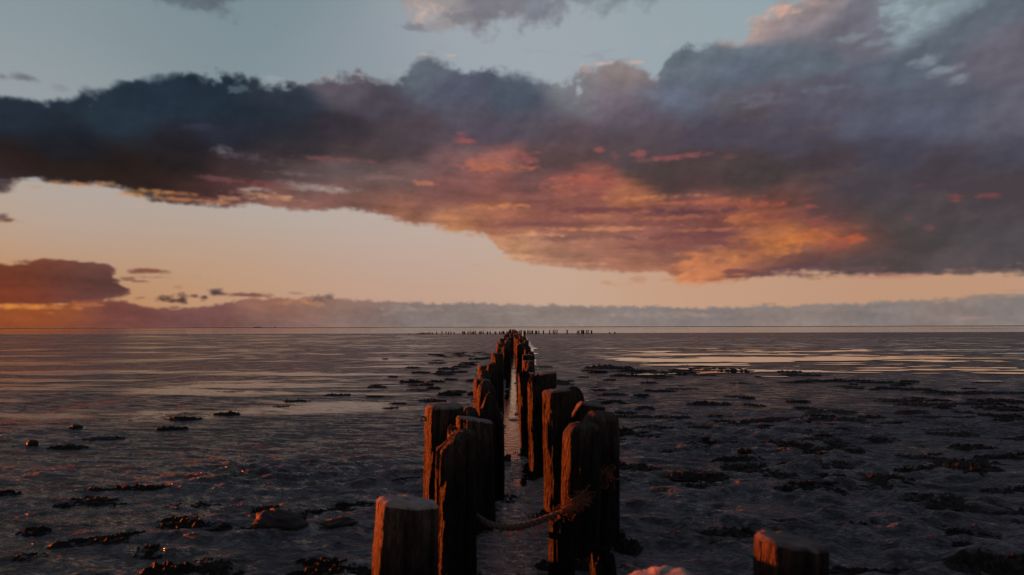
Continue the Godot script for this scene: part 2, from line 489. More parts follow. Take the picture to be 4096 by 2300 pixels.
const BLOBS_RIGHT := [
		[14.22, 6.77, 3.11, 0.52, 127, 78, 72, 0.85, 0.8],
		[18.54, 6.61, 1.2, 0.38, 116, 72, 70, 0.7, 0.8],
		[14.06, 4.84, 0.82, 0.58, 199, 126, 83, 0.95, 0.6],
		[15.35, 5.25, 0.68, 0.58, 197, 122, 81, 0.95, 0.6],
		[14.99, 5.84, 1.24, 0.23, 187, 116, 78, 0.9, 0.7],
		[15.9, 4.28, 1.84, 0.45, 201, 126, 85, 0.95, 0.6],
		[14.49, 4.08, 1.25, 0.32, 205, 130, 89, 0.9, 0.6],
		[16.52, 4.77, 0.74, 0.38, 183, 111, 76, 0.85, 0.7],
		[18.21, 5.3, 0.54, 0.44, 199, 124, 78, 0.95, 0.6],
		[19.27, 5.39, 0.89, 0.38, 174, 105, 72, 0.85, 0.7],
		[17.78, 4.8, 0.61, 0.25, 189, 116, 78, 0.85, 0.7],
		[17.05, 5.24, 0.91, 0.29, 129, 83, 76, 0.6, 0.9],
		[18.76, 5.59, 0.42, 0.19, 125, 78, 70, 0.5, 0.9],
		[18.34, 4.34, 1.38, 0.25, 116, 72, 72, 0.9, 0.7],
		[16.66, 3.75, 1.82, 0.16, 154, 95, 81, 0.8, 0.7],
		[19.85, 4.8, 1.18, 0.38, 145, 87, 70, 0.7, 0.8],
		[20.28, 4.1, 1.75, 0.22, 102, 71, 73, 0.85, 0.7],
		[18.18, 3.93, 1.5, 0.19, 101, 68, 71, 0.8, 0.7],
		[22.61, 4.58, 2.52, 0.37, 98, 69, 75, 0.8, 0.8],
		[26.75, 4.24, 5.09, 0.24, 100, 78, 78, 0.6, 0.8],
		[24.39, 7.92, 1.65, 0.42, 145, 78, 70, 0.6, 0.9],
		[23.58, 9.18, 0.84, 0.21, 145, 78, 70, 0.7, 0.9],
		[33.43, 8.99, 0.93, 0.25, 135, 72, 72, 0.85, 0.8],
		[35.05, 8.95, 0.89, 0.24, 124, 70, 74, 0.7, 0.8],
		[31.05, 9.99, 0.64, 0.2, 106, 68, 76, 0.5, 0.9],
		[30.48, 7.82, 0.4, 0.2, 108, 70, 76, 0.6, 0.9],
		[31.68, 6.96, 0.53, 0.25, 114, 74, 78, 0.6, 0.9],
		[33.85, 7.62, 1.37, 0.39, 86, 76, 78, 0.4, 0.9],
		[24.2, 11.54, 5.36, 0.27, 96, 78, 70, 0.35, 1],
		[18.95, 11.5, 2.96, 0.31, 66, 56, 54, 0.5, 1],
		[5.72, 19.39, 0.3, 0.68, 165, 172, 178, 0.7, 0.7],
		[10.57, 21.21, 1.31, 0.18, 205, 172, 158, 0.75, 0.9],
		[7.58, 21.28, 1.33, 0.18, 200, 172, 162, 0.7, 0.9],
		[6.4, 20.97, 0.54, 0.42, 176, 152, 148, 0.5, 0.9],
		[13.21, 22.45, 0.65, 0.2, 196, 170, 162, 0.6, 0.9],
		[-7.66, 21.97, 0.74, 0.15, 200, 172, 156, 0.7, 0.9],
		[-6.65, 21.5, 0.4, 0.15, 190, 160, 146, 0.7, 0.9],
		[-5.14, 21.97, 0.88, 0.12, 186, 168, 158, 0.5, 0.9],
		[-15.16, 19.85, 0.83, 0.18, 176, 152, 146, 0.7, 0.9],
		[-13.25, 20.18, 0.97, 0.15, 170, 148, 142, 0.6, 0.9],
		[-10.96, 19.79, 1.98, 0.42, 130, 136, 142, 0.6, 1.1],
		[-9.32, 20.33, 0.6, 0.6, 152, 160, 166, 0.6, 1],
		[21.93, 23.63, 1.34, 0.46, 200, 162, 148, 0.9, 0.8],
		[20.43, 23.35, 1.07, 0.39, 184, 160, 152, 0.8, 0.8],
		[20.11, 22.5, 0.78, 0.34, 178, 160, 152, 0.6, 0.9],
		[24.26, 23.75, 1.13, 0.32, 176, 148, 142, 0.7, 0.9],
		[26.97, 20.99, 1.6, 0.38, 140, 152, 160, 0.45, 0.5],
		[28.56, 20.36, 1.56, 0.38, 132, 144, 154, 0.45, 0.5],
		[30.11, 19.8, 1.41, 0.37, 134, 146, 156, 0.45, 0.5],
		[31.83, 18.47, 1.12, 0.53, 142, 154, 160, 0.6, 0.5],
		[32.78, 17.7, 1.33, 0.47, 140, 152, 158, 0.6, 0.5],
		[33.72, 17.05, 0.93, 0.42, 138, 150, 156, 0.6, 0.5],
		[31.19, 21.56, 2.08, 1.19, 142, 157, 165, 0.85, 0.6],
		[30.39, 20.41, 1.01, 0.79, 138, 152, 160, 0.6, 0.6],
		[29.95, 22.6, 1.52, 0.67, 142, 157, 165, 0.8, 0.7],
		[34.12, 21.55, 1.38, 0.5, 122, 138, 148, 0.5, 1.1],
		[25.22, 17.7, 2.45, 0.45, 100, 108, 124, 0.5, 1],
		[19.99, 17.47, 2.65, 0.47, 104, 106, 122, 0.5, 1],
		[11.85, 18.78, 1.94, 0.67, 110, 114, 128, 0.5, 1],
		[25.14, 14.98, 1.91, 0.26, 104, 86, 84, 0.35, 1],
	]
const BLOBS_LOW := [
		[-7.01, 25.43, 1.35, 0.4, 180, 164, 158, 0.8, 0.9],
		[-7.68, 24.68, 0.81, 0.52, 186, 168, 158, 0.75, 0.9],
		[-8.18, 23.94, 1.21, 0.38, 120, 120, 128, 0.7, 0.9],
		[-5.65, 24.28, 1.36, 0.41, 150, 142, 142, 0.6, 1],
		[-3.62, 24.83, 2.05, 0.7, 116, 110, 118, 0.6, 1],
		[2.52, 22.35, 2.04, 0.3, 150, 158, 166, 0.35, 1.2],
		[6.58, 21.93, 1.68, 0.27, 140, 148, 156, 0.4, 1.2],
		[8.26, 22.14, 1, 0.21, 146, 154, 162, 0.35, 1.2],
		[-36.63, 7.3, 0.74, 0.24, 117, 80, 65, 0.95, 0.8],
		[-36.86, 7.49, 0.39, 0.21, 84, 72, 72, 0.8, 0.8],
		[-27.98, 4.17, 1.64, 0.21, 124, 76, 64, 0.95, 0.8],
		[-27.14, 4.26, 1.07, 0.12, 135, 87, 70, 0.8, 0.9],
		[-29.22, 4.1, 0.51, 0.15, 121, 82, 73, 0.7, 1],
		[-28.18, 3.72, 1.32, 0.09, 147, 102, 81, 0.6, 1.1],
		[-29.21, 3.57, 0.67, 0.17, 116, 78, 71, 0.7, 1.1],
		[-28.69, 3.41, 0.67, 0.12, 117, 80, 73, 0.7, 1],
		[-26.04, 3.07, 0.71, 0.15, 160, 112, 82, 0.5, 1.2],
		[-24.83, 3.86, 0.5, 0.06, 173, 126, 94, 0.4, 1],
		[-28.4, 2.19, 0.57, 0.15, 112, 70, 60, 0.6, 1],
		[-26.69, 2.22, 0.91, 0.33, 84, 56, 54, 0.95, 1],
		[-25.75, 2.17, 0.54, 0.45, 78, 54, 54, 0.95, 0.9],
		[-24.94, 2.37, 0.25, 0.18, 100, 68, 60, 0.8, 1],
		[-23.55, 2.64, 0.73, 0.34, 76, 58, 60, 1, 0.8],
		[-24.24, 2.32, 0.28, 0.21, 82, 58, 58, 0.9, 0.9],
		[-20.98, 2.52, 2.07, 0.25, 116, 78, 70, 0.95, 0.7],
		[-24.38, 2.04, 0.22, 0.12, 140, 92, 72, 0.5, 1],
		[-26.27, 1.48, 0.7, 0.21, 120, 76, 66, 0.7, 1],
		[-17.56, 2.73, 0.73, 0.16, 150, 110, 90, 0.6, 1.1],
		[-18.3, 1.96, 1.21, 0.25, 176, 122, 94, 0.55, 1.1],
		[-20.67, 1.68, 1.18, 0.28, 150, 104, 84, 0.5, 1.1],
		[-15.86, 2.2, 0.68, 0.38, 112, 86, 80, 0.8, 1],
		[-15.06, 2.37, 0.5, 0.39, 116, 92, 88, 0.9, 0.9],
		[-16.17, 1.85, 0.74, 0.22, 182, 130, 100, 0.6, 1],
		[-17.09, 2.09, 0.43, 0.29, 176, 124, 96, 0.6, 1],
		[-9.51, 1.68, 1.3, 0.3, 150, 130, 120, 0.6, 1.1],
		[-7.55, 1.49, 1.98, 0.26, 146, 130, 122, 0.6, 1.1],
		[-10.15, 1.09, 1.95, 0.16, 142, 126, 120, 0.5, 1.2],
		[0.41, 1.08, 2, 0.13, 150, 134, 124, 0.5, 1.2],
		[-33.99, 1.39, 2.12, 0.17, 200, 120, 60, 0.6, 1],
		[-36.01, 1.44, 1.33, 0.16, 215, 130, 55, 0.8, 0.9],
		[-32.12, 1.61, 0.97, 0.17, 176, 108, 76, 0.6, 1],
		[-34.21, 1.03, 0.92, 0.11, 180, 104, 60, 0.6, 1],
		[-34.65, 0.53, 2.8, 0.08, 150, 76, 52, 0.6, 1],
		[-29.88, 0.57, 3.63, 0.09, 128, 74, 62, 0.5, 1],
		[-18.88, 0.66, 2.73, 0.09, 134, 100, 90, 0.5, 1],
		[7.89, 3.66, 0.59, 0.2, 188, 138, 108, 0.7, 1.2],
		[10.66, 3.82, 1.09, 0.3, 184, 137, 106, 0.65, 1.2],
		[12.91, 3.82, 0.7, 0.13, 188, 138, 108, 0.6, 1.2],
		[9.03, 3.45, 1.3, 0.1, 190, 145, 112, 0.4, 1.2],
		[-2.92, 5.18, 0.67, 0.13, 198, 151, 122, 0.5, 1],
		[24.83, 3.74, 2.43, 0.15, 196, 138, 102, 0.6, 1],
		[29.34, 3.61, 3.67, 0.15, 172, 120, 104, 0.5, 1],
		[30.6, 3.79, 4.71, 0.11, 125, 82, 83, 0.5, 1],
		[12.23, 1.03, 3.76, 0.26, 152, 132, 122, 0.5, 1.2],
		[9.01, 0.98, 1.3, 0.13, 160, 138, 126, 0.5, 1.2],
		[16.6, 0.84, 2.71, 0.16, 152, 134, 126, 0.4, 1.2],
		[32, 1.75, 0.48, 0.25, 178, 144, 124, 0.8, 1],
		[32.72, 1.85, 0.42, 0.2, 172, 142, 124, 0.7, 1],
		[27.46, 1.55, 0.68, 0.15, 160, 132, 120, 0.6, 1],
		[25.31, 1.22, 2.4, 0.12, 140, 122, 116, 0.5, 1.1],
		[28.49, 1.12, 0.77, 0.18, 150, 128, 120, 0.5, 1.1],
		[34.75, 0.54, 1.98, 0.14, 160, 134, 124, 0.5, 1.1],
		[20.52, 1.78, 0.64, 0.12, 140, 122, 116, 0.7, 1.1],
		[34.8, 2.04, 1.98, 0.14, 130, 118, 114, 0.6, 1],
		[36.14, 2.36, 0.86, 0.08, 160, 130, 116, 0.4, 1],
	]


func curve_row(c: Array, first: float, step: float, count: int) -> PackedFloat32Array:
	var out := PackedFloat32Array()
	out.resize(count)
	var k := 0
	for i in count:
		var x := first + step * i
		while k < c.size() - 4 and x > c[k + 2]:
			k += 2
		while k > 0 and x < c[k]:
			k -= 2
		# a curve may step back a little where a cloud overhangs: clamp within the piece
		var span: float = c[k + 2] - c[k]
		var t := 0.0 if absf(span) < 0.001 else clampf((x - c[k]) / span, 0.0, 1.0)
		out[i] = lerpf(c[k + 1], c[k + 3], t)
	var eased := out.duplicate()
	for i in range(6, count - 6):
		var sum := 0.0
		for n in range(-6, 7):
			sum += out[i + n]
		eased[i] = sum / 13.0
	return eased


func to_linear(v: float) -> float:
	v /= 255.0
	return v / 12.92 if v <= 0.04045 else pow((v + 0.055) / 1.055, 2.4)


# colours spread smoothly between places where the air or a cloud has a known colour
func spread(samples: Array, w: int, h: int, dx: float, dy: float, wide: float) -> PackedColorArray:
	var out := PackedColorArray()
	out.resize(w * h)
	for j in h:
		var el := EL1 - dy * j
		for i in w:
			var az := AZ0 + dx * i
			var total := 0.0
			var r := 0.0
			var g := 0.0
			var b := 0.0
			for s in samples:
				var ax: float = (az - s[0]) * 0.55
				var ay: float = el - s[1]
				var d2 := (ax * ax + ay * ay) / wide
				if d2 > 60.0:
					continue
				var k := exp(-d2) + 0.002 / (1.0 + d2 * d2)
				total += k
				r += s[2] * k
				g += s[3] * k
				b += s[4] * k
			total = maxf(total, 1e-9)
			out[j * w + i] = Color(r / total, g / total, b / total)
	return out


func look(field: PackedColorArray, w: int, h: int, x: float, y: float) -> Color:
	x = clampf(x, 0.0, w - 1.001)
	y = clampf(y, 0.0, h - 1.001)
	var i := int(x)
	var j := int(y)
	var k := j * w + i
	var fx := x - i
	return field[k].lerp(field[k + 1], fx).lerp(field[k + w].lerp(field[k + w + 1], fx), y - j)


# the whole dome, coarse: what the clouds and the air do away from the sunset
func far_sky(az: float, el: float, over: FastNoiseLite) -> Color:
	var e := maxf(el, 0.0)
	var away := absf(wrapf(az + 56.0, -180.0, 180.0)) / 180.0
	var zenith := Color(112, 128, 140)
	var low := Color(226, 138, 66).lerp(Color(186, 150, 126), smoothstep(0.0, 0.42, away)).lerp(Color(118, 106, 112), smoothstep(0.4, 0.85, away))
	var mid := Color(188, 168, 150).lerp(Color(120, 126, 136), smoothstep(0.25, 0.8, away))
	var c := low.lerp(mid, smoothstep(2.0, 13.0, e)).lerp(zenith, smoothstep(12.0, 40.0, e))
	c = c.lerp(Color(98, 114, 128), smoothstep(40.0, 90.0, e))
	var a := deg_to_rad(az)
	var up := sin(deg_to_rad(e)) + 0.12
	var f := over.get_noise_3d(sin(a) * cos(deg_to_rad(e)) / up * 1.2, cos(a) * cos(deg_to_rad(e)) / up * 1.2, 3.0)
	var cover := smoothstep(-0.12, 0.22, f + 0.06 + 0.34 * smoothstep(7.0, 11.0, e) * smoothstep(32.0, 22.0, e)) * smoothstep(2.0, 9.0, e)
	var dark := Color(76, 64, 66).lerp(Color(80, 82, 96), smoothstep(10.0, 30.0, e))
	dark = dark.lerp(Color(150, 92, 66), 0.5 * smoothstep(0.35, 0.05, away) * smoothstep(14.0, 5.0, e))
	# overhead and behind, unseen cloud is thickened and darkened to dim the fill light
	cover = maxf(cover, smoothstep(0.22, 0.5, away) * smoothstep(9.0, 16.0, e) * (0.8 + 0.4 * f))
	cover = maxf(cover, smoothstep(38.0, 62.0, e) * (0.8 + 0.4 * f))
	dark = dark.lerp(Color(82, 82, 95), smoothstep(0.25, 0.6, away) + smoothstep(40.0, 70.0, e)) * (1.0 + 0.3 * f)
	return c.lerp(dark, clampf(cover, 0.0, 1.0) * 0.95)


func dusk_sky() -> Image:
	var over := grain(31, 0.9, 4)
	var small := Image.create(512, 256, false, Image.FORMAT_RGBA8)
	for j in 256:
		var el := 90.0 - (j + 0.5) * 180.0 / 256.0
		for i in 512:
			var c := far_sky((i + 0.5) * 360.0 / 512.0 - 180.0, el, over)
			small.set_pixel(i, j, Color(c.r / 255.0, c.g / 255.0, c.b / 255.0))
	small.resize(4096, 2048, Image.INTERPOLATE_CUBIC)

	var deg := 360.0 / 4096.0
	var w := int((AZ1 - AZ0) / deg)
	var h := int((EL1 - EL0) / deg)
	var cw := w / CELL + 2
	var ch := h / CELL + 2
	var clear := spread(CLEAR_SAMPLES, cw, ch, deg * CELL, deg * CELL, 14.0)
	var cloud := spread(CLOUD_SAMPLES, cw, ch, deg * CELL, deg * CELL, 1.25)
	var low := spread(LOW_SAMPLES, cw, ch, deg * CELL, deg * CELL, 2.0)
	var bank := spread(BANK_SAMPLES, cw, ch, deg * CELL, deg * CELL, 2.2)
	var top_row := curve_row(MAIN_TOP, AZ0, deg, w)
	var base_row := curve_row(MAIN_BASE, AZ0, deg, w)
	var upper_row := curve_row(UPPER_BASE, AZ0, deg, w)
	var low_top := curve_row(LOW_TOP, AZ0, deg, w)
	var low_base := curve_row(LOW_BASE, AZ0, deg, w)
	var bank_top := curve_row(BANK_TOP, AZ0, deg, w)
	var puff := grain(32, 0.42, 5)
	var curl := grain(33, 1.5, 4)
	var streak := grain(34, 0.5, 5)
	var soft := grain(35, 0.12, 4)
	var out := PackedFloat32Array()
	out.resize(w * h * 3)
	for j in h:
		var el := EL1 - deg * (j + 0.5)
		for i in w:
			var az := AZ0 + deg * (i + 0.5)
			var x := float(i) / CELL
			var y := float(j) / CELL
			var c := look(clear, cw, ch, x, y)
			var p := puff.get_noise_2d(az * 0.8, el)
			var s := streak.get_noise_2d(az * 0.22, el * 1.3)
			var q := curl.get_noise_2d(az * 0.8, el)
			# the great cloud
			var big := soft.get_noise_2d(az * 1.3 + 60.0, el * 1.6)
			var t := top_row[i] - el + p * 0.75 + q * 0.22 + big * 0.5
			var b := el - base_row[i] + s * 0.6 + q * 0.2
			var m := smoothstep(-0.25 - 0.5 * maxf(big, 0.0), 0.45 + 0.9 * maxf(big, 0.0), t) * smoothstep(-0.22, 0.32, b)
			var u := upper_row[i]
			var m2 := smoothstep(-0.7, 1.3, el - u + p * 1.6 + q * 0.4) * 0.85
			m = maxf(m, m2)
			if m > 0.002:
				var f := soft.get_noise_2d(az * 0.6, el)
				var k := look(cloud, cw, ch, x + (p * 0.5 + f * 1.2) * 9.0 / CELL, y + (s * 0.7 + f * 0.6) * 7.0 / CELL)
				var fold := puff.get_noise_2d(az * 0.8 + 0.25, el - 0.45) - p
				var fine := curl.get_noise_2d(az * 0.7, el - 0.12) - curl.get_noise_2d(az * 0.7, el)
				var lit := clampf((k.r - k.b - 10.0) / 50.0, 0.0, 1.0)
				var lift := 1.0 + lerpf(0.04, 0.10, lit) * p + lerpf(0.04, 0.16, lit) * s + 0.10 * f + 0.02 * q + lerpf(0.11, 0.12, lit) * fold + lerpf(0.02, 0.07, lit) * fine
				c = c.lerp(k * lift, m)
			# the low cloud to the left
			m = smoothstep(-0.14, 0.22, low_top[i] - el + s * 0.75 + q * 0.22) * smoothstep(-0.14, 0.22, el - low_base[i] + s * 0.55 + q * 0.14)
			if m > 0.002:
				c = c.lerp(look(low, cw, ch, x, y) * (1.0 + 0.16 * s + 0.05 * q), m)
			# the bank along the horizon
			m = smoothstep(-0.10, 0.20, bank_top[i] - el + q * 0.22 + p * 0.12)
			if m > 0.002:
				c = c.lerp(look(bank, cw, ch, x, y) * (1.0 + 0.08 * s + 0.05 * q + 0.05 * p), m)
			k_put(out, (j * w + i) * 3, c)
	for list in [BLOBS_LEFT, BLOBS_MIDDLE, BLOBS_LIT, BLOBS_RIGHT, BLOBS_LOW]:
		for o in list:
			wisp(out, w, h, deg, o, curl, streak)
	var data := PackedByteArray()
	data.resize(w * h * 4)
	var dither := RandomNumberGenerator.new()
	dither.seed = 5
	for j in h:
		for i in w:
			var n := j * w + i
			var g := dither.randf() - 0.5
			data[n * 4] = clampi(roundi(out[n * 3] + g), 0, 255)
			data[n * 4 + 1] = clampi(roundi(out[n * 3 + 1] + g), 0, 255)
			data[n * 4 + 2] = clampi(roundi(out[n * 3 + 2] + g), 0, 255)
			var edge := minf(minf(i, w - 1 - i) / 110.0, j / 90.0)
			data[n * 4 + 3] = roundi(255.0 * smoothstep(0.0, 1.0, edge))
	var near := Image.create_from_data(w, h, false, Image.FORMAT_RGBA8, data)
	small.blend_rect(near, Rect2i(0, 0, w, h), Vector2i(roundi((AZ0 + 180.0) / deg), roundi((90.0 - EL1) / deg)))
	# the picture's first column is straight ahead
	var turned := Image.create(4096, 2048, false, Image.FORMAT_RGBA8)
	turned.blit_rect(small, Rect2i(2048, 0, 2048, 2048), Vector2i(0, 0))
	turned.blit_rect(small, Rect2i(0, 0, 2048, 2048), Vector2i(2048, 0))
	return turned


func k_put(out: PackedFloat32Array, n: int, c: Color) -> void:
	out[n] = c.r
	out[n + 1] = c.g
	out[n + 2] = c.b


# one ragged patch: a lit fold, a small cloud or a rift
func wisp(out: PackedFloat32Array, w: int, h: int, deg: float, o: Array, curl: FastNoiseLite, streak: FastNoiseLite) -> void:
	var reach := 1.7
	var i0 := maxi(0, int((o[0] - o[2] * reach - AZ0) / deg))
	var i1 := mini(w - 1, int((o[0] + o[2] * reach - AZ0) / deg))
	var j0 := maxi(0, int((EL1 - o[1] - o[3] * reach) / deg))
	var j1 := mini(h - 1, int((EL1 - o[1] + o[3] * reach) / deg))
	var rough: float = o[8]
	for j in range(j0, j1 + 1):
		var el := EL1 - deg * (j + 0.5)
		for i in range(i0, i1 + 1):
			var az := AZ0 + deg * (i + 0.5)
			var q := curl.get_noise_2d(az * 0.55 + 40.0, el * 1.1)
			var s := streak.get_noise_2d(az * 0.5 - 20.0, el * 2.2)
			var ex: float = (az - o[0]) / o[2]
			var ey: float = (el - o[1]) / o[3]
			var m: float = smoothstep(-0.15, 0.85, 1.0 - sqrt(ex * ex + ey * ey) + (q * 0.8 + s * 0.8) * rough) * o[7] * (1.0 - smoothstep(1.2, 1.65, sqrt(ex * ex + ey * ey)))
			if m < 0.003:
				continue
			var n := (j * w + i) * 3
			var lift := 1.0 + 0.10 * q
			out[n] = lerpf(out[n], o[4] * lift, m)
			out[n + 1] = lerpf(out[n + 1], o[5] * lift, m)
			out[n + 2] = lerpf(out[n + 2], o[6] * lift, m)


# ------------------------------------------------------------------ materials
func make_materials() -> void:
	var mud := StandardMaterial3D.new()
	mud.resource_name = "wet_mud"
	mud.vertex_color_use_as_albedo = true
	mud.roughness = 0.70
	mud.metallic_specular = 0.55
	mud.heightmap_enabled = true
	mud.heightmap_texture = relief(41, 0.045, 5, FastNoiseLite.FRACTAL_FBM, 1024)
	mud.heightmap_scale = 3.0
	var silt := silt_pictures()
	mud.albedo_texture = silt[0]
	mud.roughness_texture = silt[1]
	mats.mud = mud
	var gleam_mud: StandardMaterial3D = mud.duplicate()  # glossier copy of the mud, added to brighten the near ditch
	gleam_mud.resource_name = "gleam_strip"
	gleam_mud.roughness = 0.32
	gleam_mud.metallic_specular = 0.7
	mats.gleam_mud = gleam_mud

	var clod := StandardMaterial3D.new()
	clod.resource_name = "weedy_mud"
	clod.vertex_color_use_as_albedo = true
	clod.roughness = 0.6
	clod.metallic_specular = 0.35
	clod.heightmap_enabled = true
	clod.heightmap_texture = relief(42, 0.03, 5, FastNoiseLite.FRACTAL_RIDGED)
	clod.heightmap_scale = 1.2
	clod.uv1_triplanar = true
	clod.uv1_scale = Vector3(4, 4, 4)
	mats.clod = clod

	var water := StandardMaterial3D.new()
	water.resource_name = "still_water"
	water.albedo_color = lin(0.012, 0.012, 0.012)
	water.roughness = 0.04
	water.metallic_specular = 0.7
	water.heightmap_enabled = true
	water.heightmap_texture = relief(43, 0.014, 3, FastNoiseLite.FRACTAL_FBM)
	water.heightmap_scale = 0.22
	mats.water = water

	var pool: StandardMaterial3D = water.duplicate()
	pool.resource_name = "pool_water"
	pool.heightmap_enabled = false
	pool.roughness = 0.02
	mats.pool = pool

	var sea := StandardMaterial3D.new()
	sea.resource_name = "sea_water"
	sea.albedo_color = lin(0.02, 0.02, 0.022)
	sea.roughness = 0.07
	sea.heightmap_enabled = true
	sea.heightmap_texture = relief(44, 0.02, 4, FastNoiseLite.FRACTAL_FBM)
	sea.heightmap_scale = 1.2
	mats.sea = sea

	var film := ORMMaterial3D.new()
	film.resource_name = "water_film"
	film.albedo_color = lin(0.02, 0.018, 0.018)
	film.vertex_color_use_as_albedo = true
	film.transparency = BaseMaterial3D.TRANSPARENCY_ALPHA
	var orm := Image.create(4, 4, false, Image.FORMAT_RGB8)
	orm.fill(Color(1.0, 0.10, 0.0))
	film.orm_texture = ImageTexture.create_from_image(orm)
	film.heightmap_enabled = true
	film.heightmap_texture = relief(45, 0.02, 4, FastNoiseLite.FRACTAL_FBM)
	film.heightmap_scale = 0.5
	mats.film = film

	var wood := StandardMaterial3D.new()
	wood.resource_name = "weathered_wood"
	wood.vertex_color_use_as_albedo = true
	wood.roughness = 0.72
	wood.metallic_specular = 0.35
	wood.heightmap_enabled = true
	wood.heightmap_texture = relief(46, 0.03, 5, FastNoiseLite.FRACTAL_RIDGED)
	wood.heightmap_scale = 2.2
	wood.albedo_texture = streaks(49)
	wood.uv1_triplanar = true
	wood.uv1_scale = Vector3(4.0, 0.5, 4.0)
	mats.wood = wood

	var cut := StandardMaterial3D.new()
	cut.resource_name = "sawn_end_grain"
	cut.vertex_color_use_as_albedo = true
	cut.roughness = 0.85
	cut.metallic_specular = 0.25
	cut.heightmap_enabled = true
	cut.heightmap_texture = relief(47, 0.04, 4, FastNoiseLite.FRACTAL_FBM)
	cut.heightmap_scale = 0.2
	cut.uv1_triplanar = true
	cut.uv1_scale = Vector3(6, 6, 6)
	mats.cut = cut

	var rust := StandardMaterial3D.new()
	rust.resource_name = "rusty_iron"
	rust.albedo_color = lin(0.05, 0.025, 0.015)
	rust.roughness = 0.75
	mats.rust = rust

	var rope := StandardMaterial3D.new()
	rope.resource_name = "old_rope"
	rope.albedo_color = lin(0.11, 0.088, 0.06)
	rope.roughness = 0.9
	mats.rope = rope

	var net := StandardMaterial3D.new()
	net.resource_name = "orange_net_twine"
	net.albedo_color = lin(0.24, 0.095, 0.04)
	net.roughness = 0.8
	net.backlight_enabled = true
	net.backlight = lin(0.12, 0.05, 0.02)
	mats.net = net

	var stone := StandardMaterial3D.new()
	stone.resource_name = "dark_stone"
	stone.albedo_color = lin(0.06, 0.052, 0.045)
	stone.roughness = 0.6
	stone.heightmap_enabled = true
	stone.heightmap_texture = relief(48, 0.02, 5, FastNoiseLite.FRACTAL_FBM)
	stone.heightmap_scale = 1.5
	stone.uv1_triplanar = true
	stone.uv1_scale = Vector3(4, 4, 4)
	mats.stone = stone

	var land := StandardMaterial3D.new()
	land.resource_name = "distant_land"
	land.albedo_color = lin(0.03, 0.025, 0.025)
	land.roughness = 1.0
	land.metallic_specular = 0.0
	mats.land = land


# fine silt, worm casts and wet spots on the mud: [tint, gloss]
func silt_pictures() -> Array:
	var a := grain(61, 0.05, 4)
	a.fractal_gain = 0.75
	var b := grain(62, 0.016, 5)
	b.fractal_gain = 0.65
	var p := a.get_seamless_image(1024, 1024)
	var q := b.get_seamless_image(1024, 1024)
	var r := grain(63, 0.005, 3).get_seamless_image(1024, 1024)
	var tint := Image.create(1024, 1024, false, Image.FORMAT_RGB8)
	var gloss := Image.create(1024, 1024, false, Image.FORMAT_RGB8)
	for y in 1024:
		for x in 1024:
			var u := p.get_pixel(x, y).r
			var v := q.get_pixel(x, y).r
			var t := clampf(0.30 + 1.1 * (u - 0.5) + 0.9 * (v - 0.5) + 0.35, 0.12, 1.0)
			tint.set_pixel(x, y, Color(t, t, t))
			var g := clampf(0.52 + 1.3 * (u - 0.5) - 1.1 * (v - 0.5) + 1.6 * (r.get_pixel(x, y).r - 0.5), 0.20, 1.0)
			gloss.set_pixel(x, y, Color(g, g, g))
	return [ImageTexture.create_from_image(tint), ImageTexture.create_from_image(gloss)]


# fibres, splits and blotches of old timber, as a tint
func streaks(seed_: int) -> ImageTexture:
	var a := grain(seed_, 0.045, 5)
	a.fractal_type = FastNoiseLite.FRACTAL_RIDGED
	var b := grain(seed_ + 20, 0.012, 5)
	var p := a.get_seamless_image(512, 512)
	var q := b.get_seamless_image(512, 512)
	var out := Image.create(512, 512, false, Image.FORMAT_RGB8)
	for y in 512:
		for x in 512:
			var v := lerpf(0.30, 1.0, p.get_pixel(x, y).r) * lerpf(0.45, 1.25, q.get_pixel(x, y).r)
			out.set_pixel(x, y, Color(v, v * 0.97, v * 0.94))
	return ImageTexture.create_from_image(out)


# ------------------------------------------------------------------ the flat
# middle of the double row at a distance
const FOOTPRINTS := [Vector4(1.72, 14.2, 0.16, 0.30), Vector4(1.66, 13.1, 0.17, 0.30), Vector4(1.58, 12.2, 0.18, 0.28), Vector4(1.42, 11.0, 0.20, 0.30), Vector4(2.35, 13.6, 0.22, 0.35), Vector4(2.20, 11.6, 0.24, 0.34), Vector4(1.75, 10.2, 0.20, 0.24), Vector4(1.95, 14.6, 0.14, 0.3)]


func row_mid(d: float) -> float:
	return 0.06 + 0.0016 * maxf(d - 20.0, 0.0)


func zone(v: float, a: float, b: float, soft: float) -> float:
	return smoothstep(a - soft, a, v) * (1.0 - smoothstep(b, b + soft, v))


